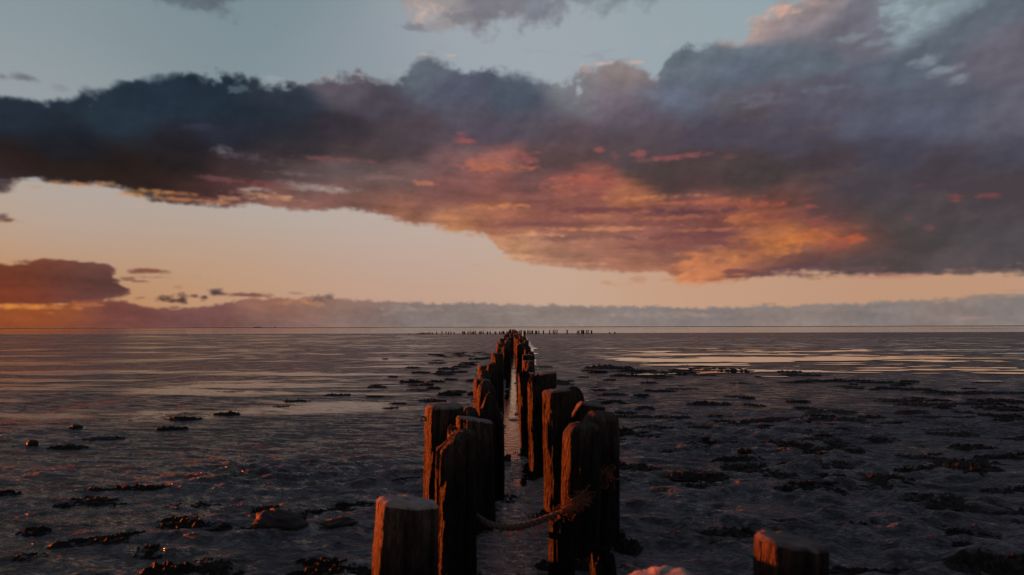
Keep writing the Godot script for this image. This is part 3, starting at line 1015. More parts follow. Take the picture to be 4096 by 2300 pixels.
# height of the mud above the water level in the ditches
func ground_h(x: float, d: float) -> float:
	var near := 1.0 - smoothstep(9.0, 22.0, d)
	var h := 0.028
	h += 0.012 * n_big.get_noise_2d(x * 0.7, d) * (0.35 + 0.65 * near)
	h += (0.005 * near + 0.003 * (1.0 - smoothstep(16.0, 32.0, d))) * n_mid.get_noise_2d(x * 0.55, d * 1.4)
	if d < 16.0:
		h += 0.005 * near * n_fine.get_noise_2d(x * 0.6, d * 1.3)
		h += 0.005 * near * n_grit.get_noise_2d(x * 0.7, d)
		# lumpy trampled mud to the right and in front
		var lump := zone(x, 0.85, 9.0, 0.5) * zone(d, 0.0, 8.2, 3.0) * smoothstep(-0.45, 0.15, n_big.get_noise_2d(x * 1.6 + 30.0, d * 1.8))
		lump = maxf(lump, 0.8 * zone(x, -2.2, -0.7, 0.9) * zone(d, 5.4, 6.0, 0.8))
		lump = maxf(lump, 0.6 * zone(x, -1.9, -0.55, 0.6) * zone(d, 0.0, 4.7, 0.8))
		lump = maxf(lump, 0.14 * zone(x, -9.0, -1.4, 0.8) * zone(d, 0.0, 4.6, 1.5))
		var r := n_lump.get_noise_2d(x * 0.62, d * 1.05)
		var crust := smoothstep(0.0, 0.55, r + 0.5 * n_fine.get_noise_2d(x * 0.5, d * 0.9))
		h += lump * crust * (0.034 + 0.03 * n_mid.get_noise_2d(x * 2.4, d * 3.0) + 0.022 * n_fine.get_noise_2d(x * 0.9, d * 1.4))
		# ripples combed by the ebb
		h += 0.0025 * near * sin(d * 26.0 + 5.0 * n_mid.get_noise_2d(x * 0.35, d * 0.5) + x * 2.0) * smoothstep(-0.3, 0.4, n_big.get_noise_2d(x * 0.9 - 9.0, d))
	# the ditch between the rows
	var c := absf(x - row_mid(d))
	var ditch := 1.0 - smoothstep(0.12, 0.30, c)
	h -= ditch * lerpf(0.021, 0.060, smoothstep(4.9, 7.6, d + 1.6 * n_mid.get_noise_2d(x * 1.7 + 5.0, d * 0.7)))
	if d < 40.0:
		h += ditch * (0.03 + 0.09 * smoothstep(6.0, 12.0, d)) * maxf(n_mid.get_noise_2d(x * 1.2, d * 0.75 + 50.0) - 0.06, 0.0)
	for q: Vector4 in FOOTPRINTS:
		var ex := (x - q.x) / q.z
		var ed := (d - q.y) / q.w
		var e := ex * ex + ed * ed
		if e < 4.0:
			h += -0.05 * exp(-2.2 * e) + 0.022 * exp(-3.0 * (e - 1.3) * (e - 1.3))
	# mud heaped against the outside of the posts
	h += 0.03 * zone(c, 0.34, 0.55, 0.2) * (0.5 + n_mid.get_noise_2d(x * 2.0, d * 1.2)) * (1.0 - smoothstep(20.0, 40.0, d))
	# it sinks towards the sea
	h -= 0.16 * smoothstep(126.0, 170.0, d)
	if d > 150.0:
		h += 0.30 * smoothstep(150.0, 260.0, d) * maxf(n_big.get_noise_2d(x * 0.004 / 0.22, d * 0.02 / 0.22) - 0.12, 0.0)
	return h


func lines_out(first: float, dense: float, step: float, growth: float, last: float) -> PackedFloat32Array:
	var out := PackedFloat32Array()
	var v := first
	var s := step
	while v < last:
		out.append(v)
		if v > dense:
			s *= growth
		v += s
	out.append(last)
	return out


func sheet(xs: PackedFloat32Array, ds: PackedFloat32Array, height: Callable, tint: Callable, uv: Vector2) -> ArrayMesh:
	var nx := xs.size()
	var nd := ds.size()
	var v := PackedVector3Array()
	var col := PackedColorArray()
	var t := PackedVector2Array()
	var idx := PackedInt32Array()
	v.resize(nx * nd)
	col.resize(nx * nd)
	t.resize(nx * nd)
	for j in nd:
		for i in nx:
			var k := j * nx + i
			v[k] = Vector3(xs[i], height.call(xs[i], ds[j]), -ds[j])
			col[k] = tint.call(xs[i], ds[j])
			# wander a little, so that the fine relief never lines up
			var drift := n_big.get_noise_2d(xs[i] * 0.2 + 400.0, ds[j] * 0.3)
			t[k] = Vector2(xs[i] * uv.x + 0.10 * ds[j] + 0.9 * drift, ds[j] * uv.y + 0.5 * drift + 0.05 * xs[i])
	for j in nd - 1:
		for i in nx - 1:
			var k := j * nx + i
			idx.append_array(PackedInt32Array([k, k + nx, k + 1, k + 1, k + nx, k + nx + 1]))
	var nrm := PackedVector3Array()
	nrm.resize(nx * nd)
	for j in nd:
		for i in nx:
			var k := j * nx + i
			var l := v[k - 1 if i > 0 else k]
			var r := v[k + 1 if i < nx - 1 else k]
			var f := v[k + nx if j < nd - 1 else k]
			var b := v[k - nx if j > 0 else k]
			nrm[k] = (r - l).cross(f - b).normalized()
	var a := []
	a.resize(Mesh.ARRAY_MAX)
	a[Mesh.ARRAY_VERTEX] = v
	a[Mesh.ARRAY_NORMAL] = nrm
	a[Mesh.ARRAY_COLOR] = col
	a[Mesh.ARRAY_TEX_UV] = t
	a[Mesh.ARRAY_INDEX] = idx
	var m := ArrayMesh.new()
	m.add_surface_from_arrays(Mesh.PRIMITIVE_TRIANGLES, a)
	return m


func mud_tint(x: float, d: float) -> Color:
	var k := 1.0 + 0.3 * n_big.get_noise_2d(x * 1.3 + 70.0, d * 1.9)
	var weed := smoothstep(0.1, 0.5, n_mid.get_noise_2d(x * 0.5 + 90.0, d * 0.8)) * (1.0 - smoothstep(10.0, 30.0, d))
	var gleam_tint := (1.0 - smoothstep(0.14, 0.30, absf(x - row_mid(d)))) * (1.0 - smoothstep(6.0, 11.0, d))  # paints the near ditch paler in place of its reflected light
	return Color(0.140, 0.132, 0.146).lerp(Color(0.060, 0.054, 0.052), weed).lerp(Color(0.34, 0.29, 0.27), gleam_tint) * k


func build_ground() -> void:
	var side := lines_out(0.0, 4.6, 0.036, 1.045, 9000.0)
	var xs := PackedFloat32Array()
	for i in range(side.size() - 1, 0, -1):
		xs.append(-side[i])
	xs.append_array(side)
	var ds := PackedFloat32Array([-8.0, -4.0, -1.5, -0.5, 0.3, 0.9])
	ds.append_array(lines_out(1.25, 8.0, 0.03, 1.018, 9000.0))
	ground_piece("mud_flat", "wide wet grey-brown tidal mud flat around the posts", sheet(xs, ds, ground_h, mud_tint, Vector2(0.30, 0.75)), mats.mud)


# ------------------------------------------------------------------ water
# outlines of wet patches: every cell of a grid gives the part of it where the field is above zero
func patches(x0: float, x1: float, d0: float, d1: float, sx: float, sd: float, level: float, field: Callable, uv: float) -> ArrayMesh:
	var nx := int((x1 - x0) / sx) + 1
	var nd := int((d1 - d0) / sd) + 1
	var f := PackedFloat32Array()
	f.resize(nx * nd)
	for j in nd:
		for i in nx:
			f[j * nx + i] = field.call(x0 + sx * i, d0 + sd * j)
	var st := SurfaceTool.new()
	st.begin(Mesh.PRIMITIVE_TRIANGLES)
	for j in nd - 1:
		for i in nx - 1:
			var k := j * nx + i
			var val := [f[k], f[k + 1], f[k + nx + 1], f[k + nx]]
			if val[0] <= 0.0 and val[1] <= 0.0 and val[2] <= 0.0 and val[3] <= 0.0:
				continue
			var at := [Vector2(i, j), Vector2(i + 1, j), Vector2(i + 1, j + 1), Vector2(i, j + 1)]
			var ring := []
			for n in 4:
				var p: Vector2 = at[n]
				var q: Vector2 = at[(n + 1) % 4]
				var a: float = val[n]
				var b: float = val[(n + 1) % 4]
				if a > 0.0:
					ring.append(p)
				if (a > 0.0) != (b > 0.0):
					ring.append(p.lerp(q, a / (a - b)))
			for n in range(1, ring.size() - 1):
				for p: Vector2 in [ring[0], ring[n + 1], ring[n]]:
					var w := Vector3(x0 + sx * p.x, level, -(d0 + sd * p.y))
					st.set_normal(Vector3.UP)
					st.set_uv(Vector2(w.x, -w.z) * uv)
					st.add_vertex(w)
	st.index()
	return st.commit()


func pool_field(x: float, d: float) -> float:
	var n := n_pool.get_noise_2d(x * 0.52, d * 1.3) + 0.30 * n_mid.get_noise_2d(x * 0.22, d * 0.55)
	var where := zone(x, 5.0, 34.0, 3.0) * zone(d, 17.0, 36.0, 7.0)
	var band := exp(-pow((d - 25.0 - 0.14 * (x - 12.0)) / 4.5, 2.0))
	var big := n - 0.46 + where * (0.09 + 0.15 * band) - (1.0 - where) * 0.6
	var wide := zone(x, 4.0, 60.0, 3.0) * zone(d, 18.0, 70.0, 6.0)
	var thin := n_mid.get_noise_2d(x * 0.26 + 40.0, d * 0.8) + 0.25 * n_pool.get_noise_2d(x * 0.6, d) - 0.45 + 0.16 * wide - (1.0 - wide) * 0.6
	return maxf(big, thin) - 0.20 * maxf(n_mid.get_noise_2d(x * 0.5 - 70.0, d * 1.5), -0.2)


func stream_field(x: float, d: float) -> float:
	var mid := row_mid(d) + 0.75 + 0.004 * (d - 35.0)
	var half := lerpf(0.05, 0.5, smoothstep(24.0, 45.0, d)) + 0.35 * smoothstep(60.0, 120.0, d)
	return half - absf(x - mid) + 0.35 * n_mid.get_noise_2d(x * 0.3, d * 0.35)


func film_tint(x: float, d: float) -> Color:
	var n := n_pool.get_noise_2d(x * 0.5 + 200.0, d * 1.3) + 0.5 * n_mid.get_noise_2d(x * 0.4, d * 1.2) + 0.4 * n_mid.get_noise_2d(x * 1.0 + 30.0, d * 2.2)
	var m := n_mid.get_noise_2d(x * 0.14 + 9.0, d * 0.6)
	var where := (1.0 - smoothstep(-0.16 * d - 0.8, -0.02 * d - 0.2, x)) * smoothstep(7.0, 10.5, d + 0.12 * x + 0.8)
	var a := where * smoothstep(-0.02, 0.34, n + 0.8 * m - 0.06)
	var right := smoothstep(4.0, 9.0, x) * smoothstep(12.0, 26.0, d) * 0.12 * smoothstep(-0.2, 0.4, n + 0.5 * m)
	return Color(1, 1, 1, clampf(maxf(a, right), 0.0, 0.85))


func film_level(_x: float, d: float) -> float:
	return 0.034 - 0.02 * smoothstep(100.0, 126.0, d)


func build_water() -> void:
	var xs := PackedFloat32Array()
	for i in 26:
		xs.append(-0.42 + 0.04 * i)
	var ds := lines_out(1.3, 10.0, 0.12, 1.03, 128.0)
	var ditch := sheet(xs, ds, func(_x: float, _d: float) -> float: return 0.0, func(_x: float, _d: float) -> Color: return Color.WHITE, Vector2(1.1, 1.1))
	var bed_x := PackedFloat32Array()
	for i in 29:
		bed_x.append(-0.22 + 0.02 * i)
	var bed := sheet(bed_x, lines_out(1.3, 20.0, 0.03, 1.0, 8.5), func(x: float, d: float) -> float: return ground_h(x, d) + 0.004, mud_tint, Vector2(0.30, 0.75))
	ground_piece("gleam_strip", "added strip of paler glossier mud between the near posts, gleam put into its colour", bed, mats.gleam_mud)  # added sheet over the mud that lifts the ditch brightness
	ground_piece("ditch_water", "narrow strip of still water between the two rows of posts", ditch, mats.water)
	ground_piece("tide_pools", "bright shallow pools left on the mud to the right", patches(2.0, 62.0, 12.0, 76.0, 0.22, 0.18, 0.046, pool_field, 0.8), mats.pool)
	ground_piece("tidal_stream", "shallow stream running along the right side of the posts", patches(0.3, 3.2, 20.0, 140.0, 0.06, 0.25, 0.042, stream_field, 0.8), mats.pool)
	var wide := PackedFloat32Array()
	var side := lines_out(0.7, 6.0, 0.35, 1.05, 160.0)
	for i in range(side.size() - 1, -1, -1):
		wide.append(-side[i])
	wide.append_array(side)
	ground_piece("water_film", "thin sheet of ebbing water over the mud", sheet(wide, lines_out(6.5, 16.0, 0.16, 1.03, 128.0), film_level, film_tint, Vector2(0.25, 0.6)), mats.film)
	var far_x := PackedFloat32Array([-9000, -3000, -1000, -300, -100, -30, 0, 30, 100, 300, 1000, 3000, 9000])
	ground_piece("sea", "shallow sea beyond the far row of posts", sheet(far_x, lines_out(120.0, 160.0, 8.0, 1.2, 9000.0), func(_x: float, _d: float) -> float: return -0.04, func(_x: float, _d: float) -> Color: return Color.WHITE, Vector2(0.05, 0.05)), mats.sea)


func build_far_shore() -> void:
	var st := SurfaceTool.new()
	st.begin(Mesh.PRIMITIVE_TRIANGLES)
	var steps := 160
	for i in steps:
		for k: Vector2i in [Vector2i(0, 0), Vector2i(0, 1), Vector2i(1, 0), Vector2i(1, 0), Vector2i(0, 1), Vector2i(1, 1)]:
			var a := deg_to_rad(lerpf(-62.0, 62.0, float(i + k.x) / steps))
			var high := 3.4 + 1.2 * n_big.get_noise_1d((i + k.x) * 0.9)
			var r := 5200.0 if k.y == 0 else 5260.0
			st.add_vertex(Vector3(sin(a) * r, -0.3 if k.y == 0 else high, -cos(a) * r))
	st.generate_normals()
	ground_piece("far_shore", "dark low strip of land along the horizon", st.commit(), mats.land)
	st = SurfaceTool.new()
	st.begin(Mesh.PRIMITIVE_TRIANGLES)
	mound(st, Vector3(-1490, -0.2, -4000), 46.0, 20.0, 5.4, 7)
	st.generate_normals()
	ground_piece("island", "tiny dark islet on the left of the horizon", st.commit(), mats.land)
	var b := thing("beacon", "tiny dark beacon tower on the horizon left of the posts", "beacon", Vector3(-1040, -0.2, -3000))
	var cyl := CylinderMesh.new()
	cyl.top_radius = 0.9
	cyl.bottom_radius = 2.2
	cyl.height = 6.5
	cyl.radial_segments = 10
	var tower := piece("tower", cyl, mats.land, b)
	tower.position.y = 3.25
	var cage := SphereMesh.new()
	cage.radius = 1.6
	cage.height = 2.8
	cage.radial_segments = 10
	cage.rings = 6
	piece("top_mark", cage, mats.land, b).position.y = 7.4


func mound(st: SurfaceTool, at: Vector3, rx: float, rz: float, high: float, seed_: int) -> void:
	var n := 24
	for i in n:
		for j in 5:
			for k: Vector2i in [Vector2i(0, 0), Vector2i(1, 0), Vector2i(0, 1), Vector2i(1, 0), Vector2i(1, 1), Vector2i(0, 1)]:
				var a := TAU * (i + k.x) / n
				var f := float(j + k.y) / 5.0
				var y := high * (1.0 - f * f) * (1.0 + 0.4 * n_big.get_noise_2d(cos(a) * 6.0 + seed_, f * 6.0))
				st.add_vertex(at + Vector3(cos(a) * rx * f, y, sin(a) * rz * f))


# ------------------------------------------------------------------ posts
const FLAT := 0
const DOME := 1
const POINT := 2
const SHOULDER := 3
const SLANT := 4
const ROTTEN := 5
const ROUNDED := 6


func top_at(style: int, a: float, f: float, w: float, seed_: float, tilt: Vector2) -> float:
	var dx := cos(a) * f
	var dz := sin(a) * f
	var y := (tilt.x * dx + tilt.y * dz) * w * 0.5
	var rough := n_wood.get_noise_3d(dx * 2.2 + seed_, dz * 2.2, seed_)
	var lines := n_wood.get_noise_2d(a * 2.4 + seed_ * 3.0, seed_)
	match style:
		FLAT:
			y += 0.03 * w * rough - 0.07 * w * smoothstep(0.86, 1.0, f)
		DOME:
			y += 0.10 * w * rough - w * (0.34 * f * f + 0.22 * pow(f, 6.0)) - 0.07 * w * f * absf(lines)
		POINT:
			var off := Vector2(dx + 0.15, dz).length()
			y += 0.12 * w * rough - 1.25 * w * pow(off, 1.5) * (1.0 + 0.45 * lines)
		SHOULDER:
			y += 0.10 * w * rough + 0.04 * w * dx - 0.08 * w * pow(f, 5.0) - 0.36 * w * pow(smoothstep(0.1, -1.0, dx), 1.3) - 0.08 * w * smoothstep(0.3, 0.9, dz)
		SLANT:
			y += 0.04 * w * rough - 0.10 * w * smoothstep(0.8, 1.0, f) - 0.4 * w * smoothstep(0.35, 0.95, -dx)
		ROUNDED:
			y += 0.04 * w * rough - 0.16 * w * pow(smoothstep(-0.3, -1.0, dx), 1.7) - 0.12 * w * pow(f, 7.0)
		ROTTEN:
			y += w * (0.35 * rough + 0.55 * lines) - w * 0.25 * f * f
	return y


func bark(y: float, h: float, a: float, seed_: float, pale: float) -> Color:
	var wet := clampf(0.5 + 0.5 * pale, 0.15, 1.2)  # tone factor for the whole post; also blackens the added stump
	pale = maxf(pale, 0.3)
	var g := n_wood.get_noise_3d(cos(a) * 2.6 + seed_, y * 0.7, sin(a) * 2.6)
	var blot := n_wood.get_noise_3d(cos(a) * 1.2 - seed_, y * 3.0, sin(a) * 1.2)
	var dry := smoothstep(h - 0.30, h + 0.02, y + 0.14 * blot)
	var c := Color(0.040, 0.029, 0.021).lerp(Color(0.17, 0.13, 0.10) * pale, dry)
	c = c.lerp(Color(0.030, 0.034, 0.016), clampf(smoothstep(0.0, 0.5, blot) * 0.6 * (1.0 - dry * 0.8), 0.0, 1.0))
	return c * clampf(1.0 + 0.9 * g, 0.3, 1.8) * wet


# a post from under the mud to its worn top; the sawn end comes back as a second mesh
func post_meshes(seed_: float, w: float, h: float, style: int, tilt: Vector2, pale := 1.0, around := 40, up := 30) -> Array:
	var foot := -0.3
	var side := SurfaceTool.new()
	side.begin(Mesh.PRIMITIVE_TRIANGLES)
	var cap := SurfaceTool.new()
	cap.begin(Mesh.PRIMITIVE_TRIANGLES)
	var caps := [1.0, 0.965, 0.9, 0.75, 0.55, 0.32, 0.0]
	var rows := []
	var gnarl := 1.0 if style == FLAT or style == SLANT or style == ROUNDED else 1.7
	for j in up + 1:
		var t := pow(float(j) / up, 0.8)
		var row := []
		for i in around:
			var a := TAU * i / around
			var top := h + top_at(style, a, 1.0, w, seed_, tilt)
			var y := lerpf(foot, top, t)
			row.append([Vector3(cos(a), 0, sin(a)) * post_r(a, y, w, seed_, gnarl, h) + Vector3(0, y, 0), bark(y, h, a, seed_, pale)])
		rows.append(row)
	strip_rows(side, rows, around)
	rows = []
	for f: float in caps:
		var row := []
		for i in around:
			var a := TAU * i / around
			var edge := h + top_at(style, a, 1.0, w, seed_, tilt)
			var p := Vector3(cos(a), 0, sin(a)) * post_r(a, edge, w, seed_, gnarl, h) * f
			p.y = h + top_at(style, a, f, w, seed_, tilt)
			var c := bark(p.y, h, a, seed_, pale)
			if style == FLAT or style == SLANT:
				var ringed := 0.5 + 0.5 * sin(f * w * 260.0 + 4.0 * n_wood.get_noise_2d(p.x * 9.0, p.z * 9.0))
				c = c.lerp(Color(0.21, 0.185, 0.165) * pale * (0.85 + 0.2 * ringed) * (1.0 + 0.5 * n_wood.get_noise_3d(p.x * 14.0, seed_, p.z * 14.0)), 1.0 - smoothstep(0.88, 0.97, f))
				c = c.lerp(Color(0.06, 0.05, 0.045), 0.7 * (1.0 - smoothstep(0.0, 0.25, f)))
			row.append([p, c])
		rows.append(row)
	if style == FLAT or style == SLANT:
		strip_rows(cap, rows, around)
		cap.generate_normals()
		side.generate_normals()
		return [side.commit(), cap.commit()]
	strip_rows(side, rows, around)
	side.index()
	side.generate_normals()
	return [side.commit(), null]


func post_r(a: float, y: float, w: float, seed_: float, gnarl: float, h: float) -> float:
	var n := n_wood.get_noise_3d(cos(a) * 0.9 + seed_ * 7.0, y * 1.1, sin(a) * 0.9)
	var crack := n_wood.get_noise_3d(cos(a) * 3.4 + seed_, y * 0.45, sin(a) * 3.4)
	var r := 1.0 + 0.10 * gnarl * n - 0.15 * gnarl * smoothstep(0.12, 0.5, crack) + 0.06 * (1.0 - y / h)
	r += 0.05 * gnarl * n_wood.get_noise_3d(cos(a) * 2.0, y * 6.0 + seed_, sin(a) * 2.0)
	return w * 0.5 * r


func strip_rows(st: SurfaceTool, rows: Array, around: int) -> void:
	st.set_smooth_group(0)
	for j in rows.size() - 1:
		for i in around:
			var n := (i + 1) % around
			for p: Array in [rows[j][i], rows[j + 1][i], rows[j][n], rows[j][n], rows[j + 1][i], rows[j + 1][n]]:
				st.set_color(p[1])
				st.add_vertex(p[0])


func post(x: float, d: float, w: float, h: float, style: int, label: String, tilt := Vector2.ZERO, lean := Vector2.ZERO, pale := 1.0, rings := 0.0) -> Node3D:
	feet.append(Vector3(x, d, w))
	var t := thing("wooden_post", label, "post", Vector3(x, 0, -d), "old wooden posts of the double row")
	var m := post_meshes(x * 31.0 + d * 17.0, w, h, style, tilt, pale, 72 if d < 6.0 else 36, 44 if d < 6.0 else 24)
	piece("trunk", m[0], mats.wood, t)
	if m[1]:
		piece("sawn_top", m[1], mats.cut, t)
	if rings > 0.0:
		var o := TorusMesh.new()
		o.inner_radius = 0.011
		o.outer_radius = 0.019
		o.rings = 16
		o.ring_segments = 8
		var r := piece("iron_ring", o, mats.rust, t)
		r.position = Vector3(-w * 0.5 - 0.012, rings, 0.03)
		r.rotation = Vector3(PI / 2, 0.35, 0)
	t.rotation = Vector3(deg_to_rad(lean.y), 0, deg_to_rad(-lean.x))
	return t


func build_posts() -> void:
	# the left row, from the camera outwards
	post(-0.437, 2.81, 0.250, 0.556, FLAT, "thick round post with a pale flat sawn top, nearest of the left row", Vector2(-0.10, 0.09), Vector2(1.2, 0), 1.5)
	post(-0.283, 3.45, 0.200, 0.730, SHOULDER, "grooved post with a rounded stepped top, second from the front on the left", Vector2(0, 0), Vector2(0.8, 0), 0.9)
	post(-0.451, 4.46, 0.240, 0.752, FLAT, "broad straight post with a flat top and small iron ring on its left side", Vector2(0.02, -0.05), Vector2(0.8, 0), 1.0, 0.66)
	post(-0.226, 4.26, 0.225, 0.690, FLAT, "pale topped post sloping to the right behind the stepped post", Vector2(-0.17, 0.1), Vector2(-0.6, 0), 1.1)
	post(-0.311, 5.00, 0.155, 0.675, DOME, "small round headed post between the ringed post and the pointed one")
	post(-0.341, 4.00, 0.070, 0.665, ROTTEN, "thin splintered stake squeezed between two thick left posts")
	post(-0.147, 5.00, 0.170, 0.790, POINT, "grooved post worn to a point beside the ditch water", Vector2(0, 0), Vector2(-0.4, 0), 1.0)
	post(-0.238, 6.20, 0.165, 0.772, DOME, "ribbed round topped post just behind the pointed post")
	post(-0.306, 6.90, 0.170, 0.728, FLAT, "flat topped post with an iron ring behind the ribbed post", Vector2(-0.1, 0), Vector2(0.6, 0), 1.0, 0.52)
	post(-0.314, 7.40, 0.125, 0.720, DOME, "low domed post peeping over a flat topped ringed post")
	post(-0.321, 7.90, 0.130, 0.768, DOME, "smooth rounded post left of a taller ragged one")
	post(-0.252, 8.50, 0.150, 0.775, ROTTEN, "ragged topped post beside the smooth rounded one on the left")
	post(-0.384, 9.20, 0.165, 0.742, FLAT, "squared pale post standing out on the left edge of the row", Vector2(0.1, 0), Vector2(0, 0), 1.1, 0.60)
	post(-0.267, 9.60, 0.110, 0.760, DOME, "slim domed post right of the squared pale post")
	post(-0.190, 10.2, 0.130, 0.830, ROTTEN, "tall knobbly post overlooking the ditch on the left", Vector2.ZERO, Vector2(-1, 0))
	post(-0.255, 11.6, 0.200, 0.815, FLAT, "wide flat headed post in the middle of the left row", Vector2(0, 0), Vector2(0, 0), 0.9)
	post(-0.244, 12.6, 0.160, 0.815, DOME, "plump rounded post behind the wide flat headed one")
	post(-0.272, 14.0, 0.100, 0.825, SLANT, "narrow slanting post left of a broad arched one")
	post(-0.158, 16.5, 0.180, 0.820, DOME, "broad arched post close to the water, far along the left row")

	# the right row
	post(0.361, 3.75, 0.210, 0.725, ROUNDED, "thick post with orange net and rope round it, nearest tall post on the right", Vector2(0.05, -0.05), Vector2(1.3, 0), 0.75)
	post(0.500, 3.95, 0.205, 0.758, ROUNDED, "dark post touching the netted post on its right side", Vector2(-0.06, -0.1), Vector2(0.6, 0), 1.0)
	post(0.497, 4.60, 0.230, 0.748, SLANT, "stout post with a slanting sunlit shoulder behind the dark pair", Vector2(-0.12, 0.1), Vector2(0, 0), 0.9)
	post(0.300, 4.50, 0.180, 0.842, FLAT, "tall straight post with a sunlit left corner beside the ditch", Vector2(0.06, 0), Vector2(-0.8, 0), 0.85)
	post(0.500, 5.60, 0.185, 0.765, DOME, "mossy rough topped post behind the tall straight one", Vector2.ZERO, Vector2.ZERO, 0.8)
	post(0.212, 5.80, 0.135, 0.805, ROTTEN, "gnarled twisted post with a split head on the right of the ditch", Vector2(0.2, 0), Vector2(-1.2, 0), 0.95)
	post(0.324, 6.70, 0.213, 0.805, FLAT, "wide clean cut post behind the gnarled twisted one", Vector2(0.12, 0), Vector2(0, 0), 0.9)
	post(0.225, 7.30, 0.170, 0.765, FLAT, "pale grey sided post left of the wide clean cut one", Vector2(0, 0), Vector2(0, 0), 1.2)
	post(0.150, 6.90, 0.130, 0.800, ROTTEN, "leaning dark post at the very edge of the ditch water", Vector2.ZERO, Vector2(-2.2, 0), 0.6)
	post(0.237, 9.00, 0.125, 0.760, DOME, "small sunlit round post in front of a taller slim one")
	post(0.243, 9.40, 0.090, 0.785, DOME, "slim capped post just above the small sunlit one")
	post(0.230, 9.80, 0.170, 0.772, FLAT, "pale flat post behind the slim capped one on the right")
	post(0.265, 11.5, 0.185, 0.790, FLAT, "square cut post in the middle of the right row")
	post(0.334, 12.5, 0.120, 0.805, DOME, "arched post leaning on the square cut one", Vector2.ZERO, Vector2(1, 0))
	post(0.340, 15.0, 0.155, 0.790, ROTTEN, "ragged ribbed post far along the right row")
	post(0.268, 17.0, 0.160, 0.800, DOME, "stubby rounded post behind the ragged ribbed one")
	post(0.327, 19.0, 0.155, 0.812, FLAT, "small square topped post far along the right row")
	post(0.170, 16.5, 0.145, 0.850, SLANT, "tall split post on the ditch side far along the right row")
	post(0.343, 24.0, 0.160, 0.832, FLAT, "last clearly flat topped post standing out on the right")

	# low stubs and the two posts cut by the bottom of the view
	post(0.400, 2.98, 0.110, 0.290, ROTTEN, "low rotten stub leaning against the foot of the right posts", Vector2.ZERO, Vector2(-4, 0), -0.4)
	post(0.236, 3.40, 0.115, 0.300, ROTTEN, "short black stump added for the dark reflection of the posts under the hanging rope", Vector2.ZERO, Vector2.ZERO, -0.7)  # added where the right posts only show a dark reflection
	post(0.275, 2.98, 0.050, 0.120, ROTTEN, "thin broken stake at the foot of the right row", Vector2.ZERO, Vector2(6, 0), 0.4)
	post(0.822, 2.08, 0.205, 0.618, FLAT, "mottled post with an orange lit side at the bottom right, apart from the row", Vector2(-0.14, 0.05), Vector2(0.8, 0), 0.8)
	post(0.395, 1.90, 0.200, 0.574, FLAT, "post with a pale pink sloping top at the bottom edge of the view", Vector2(0.12, 0.05), Vector2(0, 0), 1.9)

	# the rows run on to the cross row
	var kinds := []
	for k in 10:
		var style: int = [FLAT, DOME, ROTTEN, DOME, SLANT, FLAT, DOME, ROTTEN, FLAT, POINT][k]
		kinds.append(post_meshes(300.0 + k * 13.7, 0.165, 0.79, style, Vector2(rng.randf_range(-0.2, 0.2), 0), 1.0, 18, 12))
	var rest := SurfaceTool.new()
	rest.begin(Mesh.PRIMITIVE_TRIANGLES)
	var rest_far := SurfaceTool.new()
	rest_far.begin(Mesh.PRIMITIVE_TRIANGLES)
	for line in 4:
		var d: float = [17.6, 18.4, 19.5, 21.0][line]
		while d < 119.0:
			var off: float = [-0.42, -0.21, 0.19, 0.36][line] * (1.0 - 0.5 * smoothstep(24.0, 36.0, d) * float(line == 1 or line == 2))
			var x := row_mid(d) + off + rng.randf_range(-0.05, 0.05)
			var k := rng.randi() % 10
			var grow := Vector3(1, 1, 1) * rng.randf_range(0.8, 1.12)
			grow.y = rng.randf_range(0.9, 1.1)
			var b := Basis.from_euler(Vector3(rng.randf_range(-0.03, 0.03), rng.randf() * TAU, rng.randf_range(-0.05, 0.05))).scaled_local(grow)
			var place := Transform3D(b, Vector3(x, 0, -d))
			if d < 48.0:
				var where := "left" if line < 2 else "right"
				var t := thing("wooden_post", "weathered post in the receding middle of the %s row" % where, "post", place.origin, "receding posts of the %s row" % where)
				t.transform = place
				piece("trunk", kinds[k][0], mats.wood, t)
				if kinds[k][1]:
					piece("sawn_top", kinds[k][1], mats.cut, t)
			else:
				rest.append_from(kinds[k][0], 0, place)
				if kinds[k][1]:
					rest.append_from(kinds[k][1], 0, place)
			d += rng.randf_range(0.62, 1.15) * (1.0 if d < 48.0 else 1.5)
	var far := piece("far_posts", rest.commit(), mats.wood, self)
	tag(far, "dense far end of the double row of posts", "posts", "", "stuff")

	# the cross row along the edge of the sea: [pixel offsets turned into metres, height]
	var cross := []
	for k in 4:
		cross.append(post_meshes(700.0 + k * 9.1, 0.21, 0.7, [DOME, ROTTEN, POINT, DOME][k], Vector2.ZERO, 0.5, 10, 8)[0])
	for c: Vector2 in cross_row():
		var side := "left" if c.x < 3.0 else "right"
		var d := 121.0 - 0.03 * c.x + rng.randf_range(-0.6, 0.6)
		var t := piece("distant_post", cross[rng.randi() % 4], mats.wood, self)
		tag(t, "small dark stake of the distant cross row, %s of the double row" % side, "post", "stakes of the cross row on the %s" % side)
		t.position = Vector3(c.x, 0, -d)
		t.rotation = Vector3(rng.randf_range(-0.08, 0.08), rng.randf() * TAU, rng.randf_range(-0.13, 0.13))
		t.scale = Vector3(rng.randf_range(0.8, 1.25), 1.12 * c.y / 0.7, rng.randf_range(0.8, 1.25))


